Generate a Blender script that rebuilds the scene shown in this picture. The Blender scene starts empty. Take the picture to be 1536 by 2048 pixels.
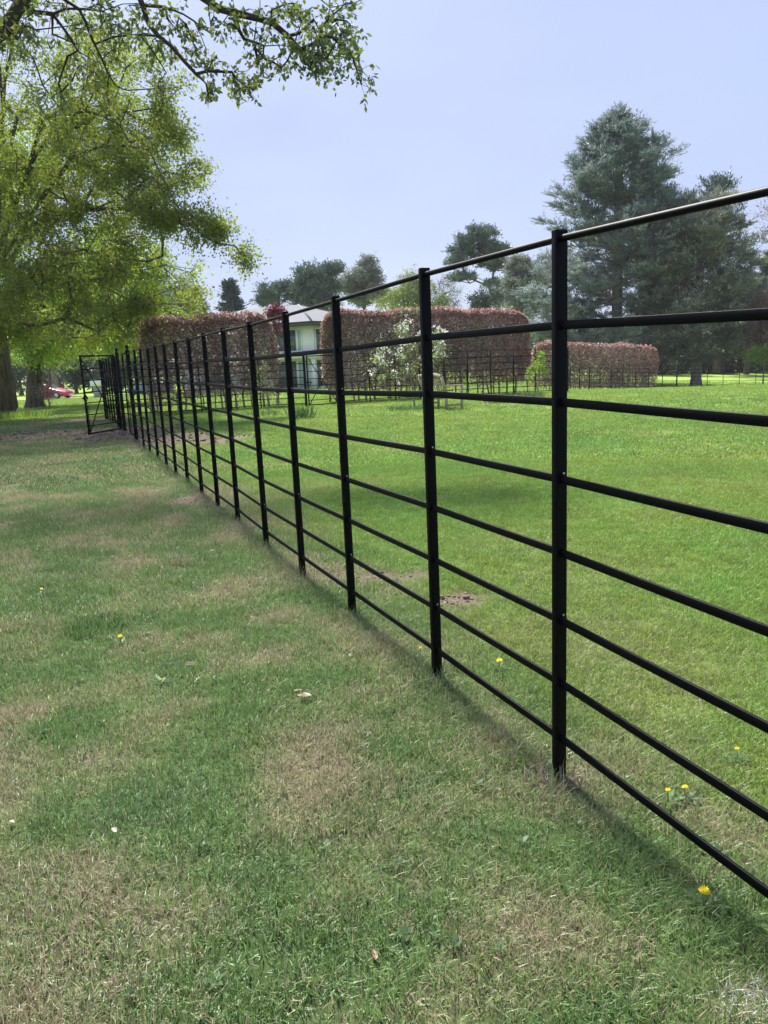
import bpy, bmesh, math, random
import numpy as np
from mathutils import Vector, Matrix

S = bpy.context.scene
R = math.radians

# ------------------------------------------------------------------ camera
F_PX, PITCH, ROLL, CAM_H = 1545.65, R(11.286), R(-2.5525), 1.4367
FW = np.array([0, math.cos(PITCH), -math.sin(PITCH)])
_u = np.array([0, math.sin(PITCH), math.cos(PITCH)]); _r = np.array([1.0, 0, 0])
RT = _r*math.cos(ROLL) + _u*math.sin(ROLL)
UP = _u*math.cos(ROLL) - _r*math.sin(ROLL)
CAM = np.array([0, 0, CAM_H])
cd = bpy.data.cameras.new('camera'); cam = bpy.data.objects.new('camera', cd)
S.collection.objects.link(cam); S.camera = cam
cd.sensor_fit = 'VERTICAL'; cd.sensor_height = 32.0; cd.lens = F_PX/2048*32.0
cd.clip_start = 0.05; cd.clip_end = 3000
cam.matrix_world = Matrix(((RT[0], UP[0], -FW[0], CAM[0]), (RT[1], UP[1], -FW[1], CAM[1]),
                           (RT[2], UP[2], -FW[2], CAM[2]), (0, 0, 0, 1)))

# ------------------------------------------------------------------ light
SUN_EL, SUN_AZ = R(50), R(19.5)           # azimuth measured to the left of straight ahead: along the fence
TO_SUN = Vector((-math.sin(SUN_AZ)*math.cos(SUN_EL), math.cos(SUN_AZ)*math.cos(SUN_EL), math.sin(SUN_EL)))
w = bpy.data.worlds.new('World'); S.world = w; w.use_nodes = True
nt = w.node_tree; nt.nodes.clear()
sky = nt.nodes.new('ShaderNodeTexSky'); sky.sky_type = 'NISHITA'; sky.sun_disc = False
sky.sun_elevation = SUN_EL; sky.sun_rotation = -SUN_AZ
sky.air_density = 1.0; sky.dust_density = 2.2; sky.ozone_density = 3.0; sky.altitude = 0
bg = nt.nodes.new('ShaderNodeBackground'); bg.inputs['Strength'].default_value = 0.076
wo = nt.nodes.new('ShaderNodeOutputWorld')
# a thin veil of high cloud, even all round the sky
tc = nt.nodes.new('ShaderNodeTexCoord'); mp = nt.nodes.new('ShaderNodeMapping')
mp.inputs['Scale'].default_value = (1.0, 1.0, 2.5)
cn = nt.nodes.new('ShaderNodeTexNoise'); cn.inputs['Scale'].default_value = 2.1; cn.inputs['Detail'].default_value = 4
cr = nt.nodes.new('ShaderNodeMapRange'); cr.inputs['From Min'].default_value = .35; cr.inputs['From Max'].default_value = .75
cr.inputs['To Min'].default_value = 0.80; cr.inputs['To Max'].default_value = 0.98
cm = nt.nodes.new('ShaderNodeMix'); cm.data_type = 'RGBA'
cm.inputs['B'].default_value = (2.75, 3.22, 4.75, 1)
nt.links.new(tc.outputs['Generated'], mp.inputs['Vector']); nt.links.new(mp.outputs[0], cn.inputs['Vector'])
nt.links.new(cn.outputs['Fac'], cr.inputs['Value']); nt.links.new(cr.outputs[0], cm.inputs['Factor'])
nt.links.new(sky.outputs[0], cm.inputs['A']); nt.links.new(cm.outputs['Result'], bg.inputs[0])
nt.links.new(bg.outputs[0], wo.inputs[0])
sl = bpy.data.lights.new('sun', 'SUN'); sl.energy = 4.3; sl.angle = R(7.0); sl.color = (1.0, 0.95, 0.87)
sun = bpy.data.objects.new('sun', sl); S.collection.objects.link(sun)
sun.rotation_euler = (-TO_SUN).to_track_quat('-Z', 'Y').to_euler(); sun.location = (0, 0, 60)
S.view_settings.view_transform = 'Standard'; S.view_settings.look = 'None'
S.view_settings.gamma = 1; S.view_settings.exposure = 1.4
try: S.view_settings.use_curve_mapping = False
except Exception: pass
S.cycles.max_bounces = 6; S.cycles.transparent_max_bounces = 6
S.cycles.diffuse_bounces = 3; S.cycles.transmission_bounces = 3; S.cycles.glossy_bounces = 2

# ------------------------------------------------------------------ terrain
AZ = R(22.5277); FX0, FY0 = 0.5715, 2.3961         # the near fence: first post and heading
FD = np.array([-math.sin(AZ), math.cos(AZ)]); FN = np.array([math.cos(AZ), math.sin(AZ)])   # along / to the garden side
def sstep(a, b, v):
    t = np.clip((np.asarray(v, float)-a)/(b-a), 0, 1); return t*t*(3-2*t)
MOUNDS = [(-3.9, 15.7, .9, .10), (-2.6, 15.2, .6, .07), (-7.9, 18.2, .9, .06), (4.05, 23.2, .75, .13)]
def Z(x, y):
    x = np.asarray(x, float); y = np.asarray(y, float)
    ramp = np.clip(y-16, 0, None); ramp = np.where(ramp < 10, ramp*ramp/20, ramp-5); ramp = np.minimum(ramp, 60)
    z = -0.02*ramp
    z = z - 0.053*np.clip(x, 0, 45)*sstep(24, 54, y)*(1-.55*sstep(56, 96, y))
    z = z + 0.016*np.sin(x*.9+1.3)*np.sin(y*.7+.4) + 0.010*np.sin(x*2.1-y*1.3)
    for mx, my, mr, mh in MOUNDS:
        z = z + mh*np.exp(-((x-mx)**2+(y-my)**2)/(2*(mr*.55)**2))
    return z
def z1(x, y): return float(Z(x, y))
def ray(px, py): return FW + RT*(px-768)/F_PX + UP*(1024-py)/F_PX
def at(px, py, Y):                # the point of the view ray at forward distance Y (metres)
    d = ray(px, py); return CAM + d*(Y/d[1])
def gnd(px, py):                  # where the view ray meets the ground
    d = ray(px, py); s = 1.0
    for _ in range(60):
        s2 = (z1(*(CAM+d*s)[:2])-CAM_H)/d[2]
        s = s*.4 + max(.3, min(s2, 400))*.6
    return CAM + d*s
def foot(px, Y):                  # ground point under picture column px at distance Y
    p = at(px, 760, Y); return np.array([p[0], p[1], z1(p[0], p[1])])
def fpt(t, off=0.0):              # point on the near fence line
    p = np.array([FX0, FY0]) + FD*t + FN*off; return p
_tabs = {}
def vn(x, y, seed):
    if seed not in _tabs: _tabs[seed] = np.random.default_rng(seed).random((256, 256))
    T = _tabs[seed]; x = np.asarray(x, float); y = np.asarray(y, float)
    xi = np.floor(x).astype(int); yi = np.floor(y).astype(int); fx = x-xi; fy = y-yi
    fx = fx*fx*(3-2*fx); fy = fy*fy*(3-2*fy)
    a = T[xi % 256, yi % 256]; b = T[(xi+1) % 256, yi % 256]; c = T[xi % 256, (yi+1) % 256]; d = T[(xi+1) % 256, (yi+1) % 256]
    return (a*(1-fx)+b*fx)*(1-fy) + (c*(1-fx)+d*fx)*fy
def fbm(x, y, size, seed, oc=3):
    v = 0; a = .5; s = 0
    for k in range(oc):
        v = v + a*vn(np.asarray(x)/size*2**k + 17.3*k, np.asarray(y)/size*2**k + 9.1*k, seed+k); s += a; a *= .5
    return v/s

# ------------------------------------------------------------------ materials
def new_mat(name):
    m = bpy.data.materials.new(name); m.use_nodes = True; n = m.node_tree; n.nodes.clear()
    out = n.nodes.new('ShaderNodeOutputMaterial'); return m, n, out
def N(n, kind, **kw):
    nd = n.nodes.new(kind)
    for k, v in kw.items():
        if k in nd.inputs.keys(): nd.inputs[k].default_value = v
        else: setattr(nd, k, v)
    return nd
def solid(name, col, rough=.6, spec=.4, metal=0, var=.15, scale=6, bump=0, stretch=None, bscale=None):
    m, n, out = new_mat(name)
    b = N(n, 'ShaderNodeBsdfPrincipled'); b.inputs['Roughness'].default_value = rough
    b.inputs['Specular IOR Level'].default_value = spec; b.inputs['Metallic'].default_value = metal
    t = N(n, 'ShaderNodeTexCoord'); mp = N(n, 'ShaderNodeMapping')
    if stretch: mp.inputs['Scale'].default_value = stretch
    nz = N(n, 'ShaderNodeTexNoise'); nz.inputs['Scale'].default_value = scale; nz.inputs['Detail'].default_value = 6
    rp = N(n, 'ShaderNodeValToRGB')
    rp.color_ramp.elements[0].color = (*[c*(1-var) for c in col], 1); rp.color_ramp.elements[1].color = (*[min(1, c*(1+var)) for c in col], 1)
    rp.color_ramp.elements[0].position = .3; rp.color_ramp.elements[1].position = .7
    L = n.links
    L.new(t.outputs['Object'], mp.inputs[0]); L.new(mp.outputs[0], nz.inputs['Vector']); L.new(nz.outputs['Fac'], rp.inputs[0])
    L.new(rp.outputs[0], b.inputs['Base Color'])
    if bump:
        bp = N(n, 'ShaderNodeBump'); bp.inputs['Strength'].default_value = bump; bp.inputs['Distance'].default_value = .03
        L.new(nz.outputs['Fac'], bp.inputs['Height']); L.new(bp.outputs[0], b.inputs['Normal'])
    L.new(b.outputs[0], out.inputs[0]); return m
def leafmat(name, cols, trans=.35, gloss=.06, grough=.45):
    # colour runs over each leaf's own random number
    m, n, out = new_mat(name); L = n.links
    a = N(n, 'ShaderNodeAttribute', attribute_name='rnd')
    rp = N(n, 'ShaderNodeValToRGB'); e = rp.color_ramp.elements
    k = len(cols)
    e[0].position = 0; e[0].color = (*cols[0], 1); e[1].position = 1; e[1].color = (*cols[-1], 1)
    for i in range(1, k-1):
        q = e.new(i/(k-1)); q.color = (*cols[i], 1)
    d = N(n, 'ShaderNodeBsdfDiffuse'); tr = N(n, 'ShaderNodeBsdfTranslucent'); mx = N(n, 'ShaderNodeMixShader'); mx.inputs[0].default_value = trans
    hs = N(n, 'ShaderNodeHueSaturation'); hs.inputs['Value'].default_value = 1.25; hs.inputs['Saturation'].default_value = 1.1
    L.new(a.outputs['Fac'], rp.inputs[0]); L.new(rp.outputs[0], d.inputs[0]); L.new(rp.outputs[0], hs.inputs['Color']); L.new(hs.outputs[0], tr.inputs[0])
    L.new(d.outputs[0], mx.inputs[1]); L.new(tr.outputs[0], mx.inputs[2])
    g = N(n, 'ShaderNodeBsdfGlossy'); g.inputs['Roughness'].default_value = grough; g.inputs['Color'].default_value = (.8, .85, .9, 1)
    m2 = N(n, 'ShaderNodeMixShader'); m2.inputs[0].default_value = gloss
    L.new(mx.outputs[0], m2.inputs[1]); L.new(g.outputs[0], m2.inputs[2]); L.new(m2.outputs[0], out.inputs[0])
    return m
M = {}
M['black'] = solid('black_powder_coat', (.0018, .0021, .0032), rough=.5, spec=.10, var=.2, scale=40, bump=.02)
M['screw'] = solid('zinc_screw', (.45, .46, .48), rough=.35, metal=1, var=.1)
M['bark'] = solid('oak_bark', (.105, .088, .070), rough=.9, spec=.15, var=.55, scale=5, bump=.9, stretch=(2.2, 2.2, .35))
M['twig'] = solid('branch_bark', (.045, .038, .030), rough=.9, spec=.15, var=.4, scale=4)
M['palebark'] = solid('grey_bark', (.20, .18, .155), rough=.9, spec=.15, var=.35, scale=4)
M['pinebark'] = solid('pine_bark', (.12, .085, .065), rough=.9, spec=.1, var=.35, scale=3)
M['hedgewood'] = solid('hedge_stems', (.215, .185, .175), rough=.9, spec=.15, var=.4, scale=8)
M['oakleaf'] = leafmat('oak_leaf', [(.135, .175, .034), (.175, .225, .04), (.21, .265, .05), (.245, .275, .085)], .6, .03)
M['oakleaf2'] = leafmat('oak_leaf_fresh', [(0.096, 0.150, 0.027), (0.189, 0.290, 0.038), (0.285, 0.395, 0.056), (0.361, 0.440, 0.082)], .5)
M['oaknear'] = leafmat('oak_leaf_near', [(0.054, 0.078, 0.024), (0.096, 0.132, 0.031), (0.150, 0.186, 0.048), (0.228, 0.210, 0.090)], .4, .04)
M['cedar'] = leafmat('cedar_needles', [(0.087, 0.119, 0.113), (0.157, 0.205, 0.197), (0.267, 0.323, 0.315), (0.425, 0.472, 0.425)], .2, .05)
M['cedar2'] = leafmat('olive_cedar_needles', [(0.098, 0.117, 0.098), (0.179, 0.204, 0.163), (0.293, 0.318, 0.253), (0.455, 0.463, 0.357)], .2, .05)
M['pine'] = leafmat('pine_needles', [(0.070, 0.108, 0.085), (0.113, 0.160, 0.121), (0.165, 0.217, 0.160)], .12, .05)
M['spruce'] = leafmat('dark_conifer', [(0.045, 0.076, 0.064), (0.076, 0.118, 0.095), (0.109, 0.153, 0.121)], .1, .05)
M['laurel'] = leafmat('dark_shrub_leaf', [(0.018, 0.034, 0.018), (0.034, 0.058, 0.029), (0.058, 0.091, 0.039)], .15, .08)
M['paleleaf'] = leafmat('grey_green_leaf', [(0.084, 0.120, 0.072), (0.132, 0.174, 0.096), (0.180, 0.216, 0.132)], .4)
M['willow'] = leafmat('yellow_green_leaf', [(.12, .17, .035), (.17, .22, .05), (.22, .26, .08)], .45)
M['limeleaf'] = leafmat('lime_leaf', [(.14, .24, .02), (.2, .32, .03), (.27, .38, .06)], .5)
M['copper'] = leafmat('copper_leaf', [(0.098, 0.050, 0.045), (0.173, 0.092, 0.078), (0.255, 0.147, 0.126)], .35)
M['maroon'] = leafmat('maroon_leaf', [(.09, .012, .03), (.15, .02, .05), (.2, .04, .07)], .4)
M['hedgeleaf'] = leafmat('beech_hedge_leaf', [(0.125, 0.080, 0.072), (0.265, 0.176, 0.147), (0.479, 0.335, 0.272), (0.850, 0.669, 0.544)], .3, .06)
M['hedgered'] = leafmat('beech_red_leaf', [(0.154, 0.077, 0.080), (0.307, 0.156, 0.143), (0.503, 0.294, 0.274), (0.644, 0.480, 0.432)], .35, .06)
M['blossom'] = leafmat('blossom', [(.72, .70, .66), (.82, .80, .78), (.85, .8, .8)], .3)
M['appleleaf'] = leafmat('apple_leaf', [(.10, .16, .03), (.16, .25, .05), (.22, .3, .08)], .45)
M['iris'] = leafmat('blade_leaf', [(.055, .105, .04), (.09, .155, .06), (.13, .20, .085)], .35, .02)
M['mulch'] = leafmat('mulch_chip', [(.10, .075, .055), (.17, .13, .10), (.25, .2, .16)], .05)
M['deadleaf'] = leafmat('dead_leaf', [(.38, .30, .22), (.50, .42, .33), (.6, .52, .44)], .3)
M['deadbrown'] = leafmat('brown_dead_leaf', [(.25, .14, .08), (.33, .2, .12)], .3)
M['white'] = solid('white_render', (.84, .82, .87), rough=.7, var=.05, scale=1.2)
M['slate'] = solid('roof_slate', (.23, .235, .25), spec=.05, rough=1.0, var=.14, scale=9, stretch=(1, 1, 4))
M['fascia'] = solid('dark_fascia', (.05, .06, .075), rough=.5, var=.1)
M['frame'] = solid('white_window_frame', (.72, .75, .77), rough=.4, var=.03)
M['door'] = solid('pale_door_glass', (.36, .45, .47), rough=.2, spec=.5, var=.06)
M['teak'] = solid('weathered_teak', (.34, .30, .205), rough=.8, var=.3, scale=9, stretch=(.6, 6, 6), bump=.2)
M['rubber'] = solid('tyre_rubber', (.02, .02, .02), rough=.8, var=.2)
M['rim'] = solid('alloy_rim', (.62, .63, .65), rough=.3, metal=.8, var=.1)
M['grey'] = solid('grey_stone', (.33, .33, .34), rough=.8, var=.15)
M['petal'] = leafmat('dandelion_petal', [(.74, .60, .01), (.82, .70, .01), (.86, .76, .03)], .2)
M['stem'] = solid('flower_stem', (.16, .22, .06), rough=.6, var=.15)
def glass(name, col):
    m, n, out = new_mat(name)
    b = N(n, 'ShaderNodeBsdfPrincipled'); b.inputs['Base Color'].default_value = (*col, 1); b.inputs['Roughness'].default_value = .05
    b.inputs['Specular IOR Level'].default_value = .6; b.inputs['Coat Weight'].default_value = .4
    n.links.new(b.outputs[0], out.inputs[0]); return m
M['glass'] = glass('window_glass', (.045, .06, .06))
def paint(name, col):
    m, n, out = new_mat(name)
    b = N(n, 'ShaderNodeBsdfPrincipled'); b.inputs['Base Color'].default_value = (*col, 1); b.inputs['Roughness'].default_value = .32
    b.inputs['Coat Weight'].default_value = .8; b.inputs['Coat Roughness'].default_value = .06
    n.links.new(b.outputs[0], out.inputs[0]); return m
M['redcar'] = paint('pink_red_car_paint', (.62, .022, .11)); M['bluecar'] = paint('blue_car_paint', (.10, .17, .33))

# ground: colour from the vertices (grass, soil, gravel), fine grain from noise
def ground_mat():
    m, n, out = new_mat('ground_turf'); L = n.links
    a = N(n, 'ShaderNodeAttribute', attribute_name='gcol')
    t = N(n, 'ShaderNodeTexCoord')
    n1 = N(n, 'ShaderNodeTexNoise'); n1.inputs['Scale'].default_value = 38; n1.inputs['Detail'].default_value = 8; n1.inputs['Roughness'].default_value = .7
    n2 = N(n, 'ShaderNodeTexNoise'); n2.inputs['Scale'].default_value = 1.1; n2.inputs['Detail'].default_value = 5
    r1 = N(n, 'ShaderNodeMapRange'); r1.inputs['From Min'].default_value = .3; r1.inputs['From Max'].default_value = .7; r1.inputs['To Min'].default_value = .55; r1.inputs['To Max'].default_value = 1.35
    r2 = N(n, 'ShaderNodeMapRange'); r2.inputs['From Min'].default_value = .3; r2.inputs['From Max'].default_value = .7; r2.inputs['To Min'].default_value = .86; r2.inputs['To Max'].default_value = 1.14
    mu = N(n, 'ShaderNodeMath', operation='MULTIPLY'); vm = N(n, 'ShaderNodeVectorMath', operation='SCALE')
    b = N(n, 'ShaderNodeBsdfPrincipled'); b.inputs['Roughness'].default_value = .95; b.inputs['Specular IOR Level'].default_value = .1
    bp = N(n, 'ShaderNodeBump'); bp.inputs['Strength'].default_value = .8; bp.inputs['Distance'].default_value = .03
    L.new(t.outputs['Object'], n1.inputs['Vector']); L.new(t.outputs['Object'], n2.inputs['Vector'])
    L.new(n1.outputs['Fac'], r1.inputs['Value']); L.new(n2.outputs['Fac'], r2.inputs['Value'])
    L.new(r1.outputs[0], mu.inputs[0]); L.new(r2.outputs[0], mu.inputs[1])
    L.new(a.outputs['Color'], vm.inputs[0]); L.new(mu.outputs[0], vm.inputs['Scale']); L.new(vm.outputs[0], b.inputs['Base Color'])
    L.new(n1.outputs['Fac'], bp.inputs['Height']); L.new(bp.outputs[0], b.inputs['Normal']); L.new(b.outputs[0], out.inputs[0])
    return m
def blade_mat():
    # living colour comes with the tuft, straw blades are picked by each blade's own number
    m, n, out = new_mat('grass_blade'); L = n.links
    c = N(n, 'ShaderNodeAttribute', attribute_name='gcol', attribute_type='INSTANCER')
    dr = N(n, 'ShaderNodeAttribute', attribute_name='dry', attribute_type='INSTANCER')
    wh = N(n, 'ShaderNodeAttribute', attribute_name='painted', attribute_type='INSTANCER')
    rn = N(n, 'ShaderNodeAttribute', attribute_name='rnd')
    r2 = N(n, 'ShaderNodeAttribute', attribute_name='rnd2')
    lt = N(n, 'ShaderNodeMath', operation='LESS_THAN'); L.new(rn.outputs['Fac'], lt.inputs[0]); L.new(dr.outputs['Fac'], lt.inputs[1])
    st = N(n, 'ShaderNodeValToRGB'); st.color_ramp.elements[0].color = (.20, .165, .10, 1); st.color_ramp.elements[1].color = (.50, .45, .29, 1)
    L.new(r2.outputs['Fac'], st.inputs[0])
    br = N(n, 'ShaderNodeMapRange'); br.inputs['To Min'].default_value = .6; br.inputs['To Max'].default_value = 1.45
    L.new(r2.outputs['Fac'], br.inputs['Value'])
    sc = N(n, 'ShaderNodeVectorMath', operation='SCALE'); L.new(c.outputs['Color'], sc.inputs[0]); L.new(br.outputs[0], sc.inputs['Scale'])
    mx = N(n, 'ShaderNodeMix', data_type='RGBA'); L.new(lt.outputs[0], mx.inputs['Factor']); L.new(sc.outputs[0], mx.inputs['A']); L.new(st.outputs[0], mx.inputs['B'])
    lt2 = N(n, 'ShaderNodeMath', operation='LESS_THAN'); L.new(r2.outputs['Fac'], lt2.inputs[0]); L.new(wh.outputs['Fac'], lt2.inputs[1])
    m3 = N(n, 'ShaderNodeMix', data_type='RGBA'); m3.inputs['B'].default_value = (.74, .78, .80, 1)
    L.new(lt2.outputs[0], m3.inputs['Factor']); L.new(mx.outputs['Result'], m3.inputs['A'])
    d = N(n, 'ShaderNodeBsdfDiffuse'); tr = N(n, 'ShaderNodeBsdfTranslucent'); ms = N(n, 'ShaderNodeMixShader'); ms.inputs[0].default_value = .35
    g = N(n, 'ShaderNodeBsdfGlossy'); g.inputs['Roughness'].default_value = .4; g.inputs['Color'].default_value = (.7, .8, .8, 1); m2 = N(n, 'ShaderNodeMixShader'); m2.inputs[0].default_value = .03
    L.new(m3.outputs['Result'], d.inputs[0]); L.new(m3.outputs['Result'], tr.inputs[0]); L.new(d.outputs[0], ms.inputs[1]); L.new(tr.outputs[0], ms.inputs[2])
    L.new(ms.outputs[0], m2.inputs[1]); L.new(g.outputs[0], m2.inputs[2]); L.new(m2.outputs[0], out.inputs[0])
    return m
M['ground'] = ground_mat(); M['blade'] = blade_mat()
M['soil'] = solid('soil_clod', (.17, .128, .10), rough=.95, spec=.1, var=.45, scale=30, bump=.5)
M['gravel'] = solid('pale_gravel', (.50, .46, .40), rough=.9, spec=.1, var=.25, scale=8, bump=.3)

# ------------------------------------------------------------------ mesh and object helpers
col = S.collection
def fast_mesh(name, verts, faces, mat=None, attrs=None, smooth=False):
    verts = np.ascontiguousarray(verts, np.float32); faces = np.ascontiguousarray(faces, np.int32)
    me = bpy.data.meshes.new(name); nv = len(verts); nf, k = faces.shape
    me.vertices.add(nv); me.vertices.foreach_set('co', verts.ravel())
    me.loops.add(nf*k); me.loops.foreach_set('vertex_index', faces.ravel())
    me.polygons.add(nf); me.polygons.foreach_set('loop_start', np.arange(0, nf*k, k, dtype=np.int32))
    if smooth: me.polygons.foreach_set('use_smooth', np.ones(nf, bool))
    for an, av in (attrs or {}).items():
        av = np.asarray(av, np.float32)
        if av.ndim == 1:
            at_ = me.attributes.new(an, 'FLOAT', 'POINT'); at_.data.foreach_set('value', av)
        else:
            at_ = me.attributes.new(an, 'FLOAT_COLOR', 'POINT')
            at_.data.foreach_set('color', np.concatenate([av, np.ones((nv, 1), np.float32)], 1).ravel())
    me.update(calc_edges=True)
    if mat: me.materials.append(mat)
    return me
def link(name, me, parent=None, loc=(0, 0, 0), rz=0.0):
    o = bpy.data.objects.new(name, me); col.objects.link(o)
    if parent: o.parent = parent
    o.location = loc; o.rotation_euler = (0, 0, rz); return o
def tag(o, label=None, cat=None, group=None, kind=None):
    if label: o['label'] = label
    if cat: o['category'] = cat
    if group: o['group'] = group
    if kind: o['kind'] = kind
    return o
def thing(name, label, cat, loc=(0, 0, 0), rz=0.0, group=None):
    o = link(name, None, None, loc, rz); o.empty_display_size = .2
    return tag(o, label, cat, group)
class MB:                          # collects quads
    def __init__(s): s.v = []; s.f = []; s.n = 0
    def add(s, v, f):
        v = np.asarray(v, float); f = np.asarray(f, int); s.v.append(v); s.f.append(f+s.n); s.n += len(v); return s
    def box(s, a, b):
        (x0, y0, z0), (x1, y1, z1_) = a, b
        v = [(x0, y0, z0), (x1, y0, z0), (x1, y1, z0), (x0, y1, z0), (x0, y0, z1_), (x1, y0, z1_), (x1, y1, z1_), (x0, y1, z1_)]
        return s.add(v, [(0, 3, 2, 1), (4, 5, 6, 7), (0, 1, 5, 4), (1, 2, 6, 5), (2, 3, 7, 6), (3, 0, 4, 7)])
    def bar(s, p, q, w, h, up=(0, 0, 1)):  # rectangular bar from p to q, w across, h along up
        p = np.array(p, float); q = np.array(q, float); d = q-p; d /= np.linalg.norm(d)
        u = np.array(up, float); side = np.cross(d, u); side /= np.linalg.norm(side); u = np.cross(side, d)
        v = []
        for c in (p, q):
            for a, b in ((-1, -1), (1, -1), (1, 1), (-1, 1)): v.append(c+side*a*w/2+u*b*h/2)
        return s.add(v, [(0, 1, 2, 3), (7, 6, 5, 4), (0, 4, 5, 1), (1, 5, 6, 2), (2, 6, 7, 3), (3, 7, 4, 0)])
    def tube(s, pts, rad, n=8, cap=True):
        pts = np.asarray(pts, float); rad = np.broadcast_to(np.asarray(rad, float), (len(pts),)); k = len(pts)
        tg = np.gradient(pts, axis=0); tg /= np.linalg.norm(tg, axis=1)[:, None]+1e-9
        mean = tg.mean(0); ref = np.array([1.0, 0, 0]) if abs(mean[0]) < .6*np.linalg.norm(mean)+.05 else np.array([0, 1.0, 0])
        if abs(mean[2]) < .3 and abs(mean[0]) >= .3: ref = np.array([0, 0, 1.0])
        a = np.cross(tg, ref); a /= np.linalg.norm(a, axis=1)[:, None]+1e-9; b = np.cross(tg, a)
        th = np.arange(n)*2*np.pi/n
        v = pts[:, None, :] + rad[:, None, None]*(np.cos(th)[None, :, None]*a[:, None, :]+np.sin(th)[None, :, None]*b[:, None, :])
        i = np.arange(k-1)[:, None]*n; j = np.arange(n)[None, :]; j2 = (j+1) % n
        f = np.stack([i+j, i+j2, i+n+j2, i+n+j], -1).reshape(-1, 4)
        v = v.reshape(-1, 3)
        if cap:
            nv = len(v); v = np.concatenate([v, pts[:1], pts[-1:]])
            f0 = [(nv, (q+1) % n, q, nv) for q in range(n)]; f1 = [(nv+1, (k-1)*n+q, (k-1)*n+(q+1) % n, nv+1) for q in range(n)]
            # caps as degenerate-free quads: pair neighbouring fan triangles
            if n % 2 == 0:
                f0 = [(nv, (q+2) % n, (q+1) % n, q) for q in range(0, n, 2)]
                f1 = [(nv+1, (k-1)*n+q, (k-1)*n+(q+1) % n, (k-1)*n+(q+2) % n) for q in range(0, n, 2)]
                f = np.concatenate([f, f0, f1])
            else: v = v[:nv]
        return s.add(v, f)
    def mesh(s, name, mat, attrs=None, smooth=False):
        return fast_mesh(name, np.concatenate(s.v), np.concatenate(s.f), mat, attrs, smooth)
    def build(s, name, mat, parent=None, smooth=False, loc=(0, 0, 0), rz=0.0):
        return link(name, s.mesh(name, mat, None, smooth), parent, loc, rz)
def bevel_mesh(me, w, seg=2):
    bm = bmesh.new(); bm.from_mesh(me)
    bmesh.ops.bevel(bm, geom=bm.edges[:], offset=w, segments=seg, affect='EDGES', profile=.6)
    bm.to_mesh(me); bm.free(); return me
def prisms(p0, p1, r0, r1):
    """many thin three-sided twigs at once -> verts, quads"""
    d = p1-p0; d = d/(np.linalg.norm(d, axis=1)[:, None]+1e-9)
    ref = np.where(np.abs(d[:, 2:3]) < .8, np.array([[0, 0, 1.0]]), np.array([[1.0, 0, 0]]))
    a = np.cross(d, ref); a /= np.linalg.norm(a, axis=1)[:, None]+1e-9; b = np.cross(d, a)
    vs = []
    for c, r in ((p0, r0), (p1, r1)):
        for k in range(3):
            th = k*2*np.pi/3; vs.append(c+(a*math.cos(th)+b*math.sin(th))*np.asarray(r).reshape(-1, 1))
    v = np.stack(vs, 1).reshape(-1, 3); o = np.arange(len(p0))[:, None, None]*6
    f = np.array([[0, 1, 4, 3], [1, 2, 5, 4], [2, 0, 3, 5]])[None]+o
    return v, f.reshape(-1, 4)
def unit(v): return v/(np.linalg.norm(v, axis=-1, keepdims=True)+1e-9)
def leaves(rng, c, d, ln, wd, rnd, nrm=None, fold=.18):
    """folded diamond leaves: base c, direction d, length, width"""
    n = len(c); d = unit(d)
    q = rng.normal(size=(n, 3)) if nrm is None else nrm
    s = unit(np.cross(d, q)); u = np.cross(s, d)
    ln = np.broadcast_to(ln, (n,))[:, None]; wd = np.broadcast_to(wd, (n,))[:, None]
    v = np.stack([c, c+d*ln*.55+s*wd*.5+u*wd*fold, c+d*ln, c+d*ln*.55-s*wd*.5+u*wd*fold], 1).reshape(-1, 3)
    f = np.arange(n)[:, None]*4+np.array([[0, 1, 2, 3]])
    return v, f, np.repeat(rnd, 4)

# ------------------------------------------------------------------ trees
def skeleton(rng, polys, clusters, jit=.16, arch=.08, step=.9, skip=0, pathw=.25, highw=.5):
    pos = []; par = []; pl = []
    for k, poly in enumerate(polys):
        poly = np.asarray(poly, float)
        if k == 0: prev = -1
        else:
            prev = int(np.argmin(np.linalg.norm(np.array(pos)-poly[0], axis=1)))
        for p in poly:
            if prev >= 0 and np.linalg.norm(p-pos[prev]) < 1e-6: continue
            pl.append(0 if prev < 0 else pl[prev]+np.linalg.norm(p-pos[prev])); par.append(prev); pos.append(p); prev = len(pos)-1
    nfix = len(pos); ends = []
    top = pos[min(len(polys[0])-1, nfix-1)]
    for ci in np.argsort(np.linalg.norm(clusters-top, axis=1)):
        c = clusters[ci]; P = np.array(pos); d = np.linalg.norm(P-c, axis=1)
        cost = d+pathw*np.array(pl); cost[:skip] += 1e3
        cost += np.where(P[:, 2] > c[2]+.5, highw*(P[:, 2]-c[2]), 0)
        j = int(np.argmin(cost)); dj = d[j]; k = max(1, int(round(dj/step)))
        side = rng.normal(size=3)*jit*dj; prev = j; side2 = rng.normal(size=3)*jit*.5*dj
        for q in range(1, k+1):
            s = q/k; p = P[j]*(1-s)+c*s+(side*math.sin(math.pi*s)+side2*math.sin(2*math.pi*s)+np.array([0, 0, arch*dj])*math.sin(math.pi*s))*(1 if q < k else 0)
            pl.append(pl[prev]+np.linalg.norm(p-pos[prev])); par.append(prev); pos.append(p); prev = len(pos)-1
        ends.append((ci, prev))
    return np.array(pos), np.array(par), ends, nfix
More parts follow.
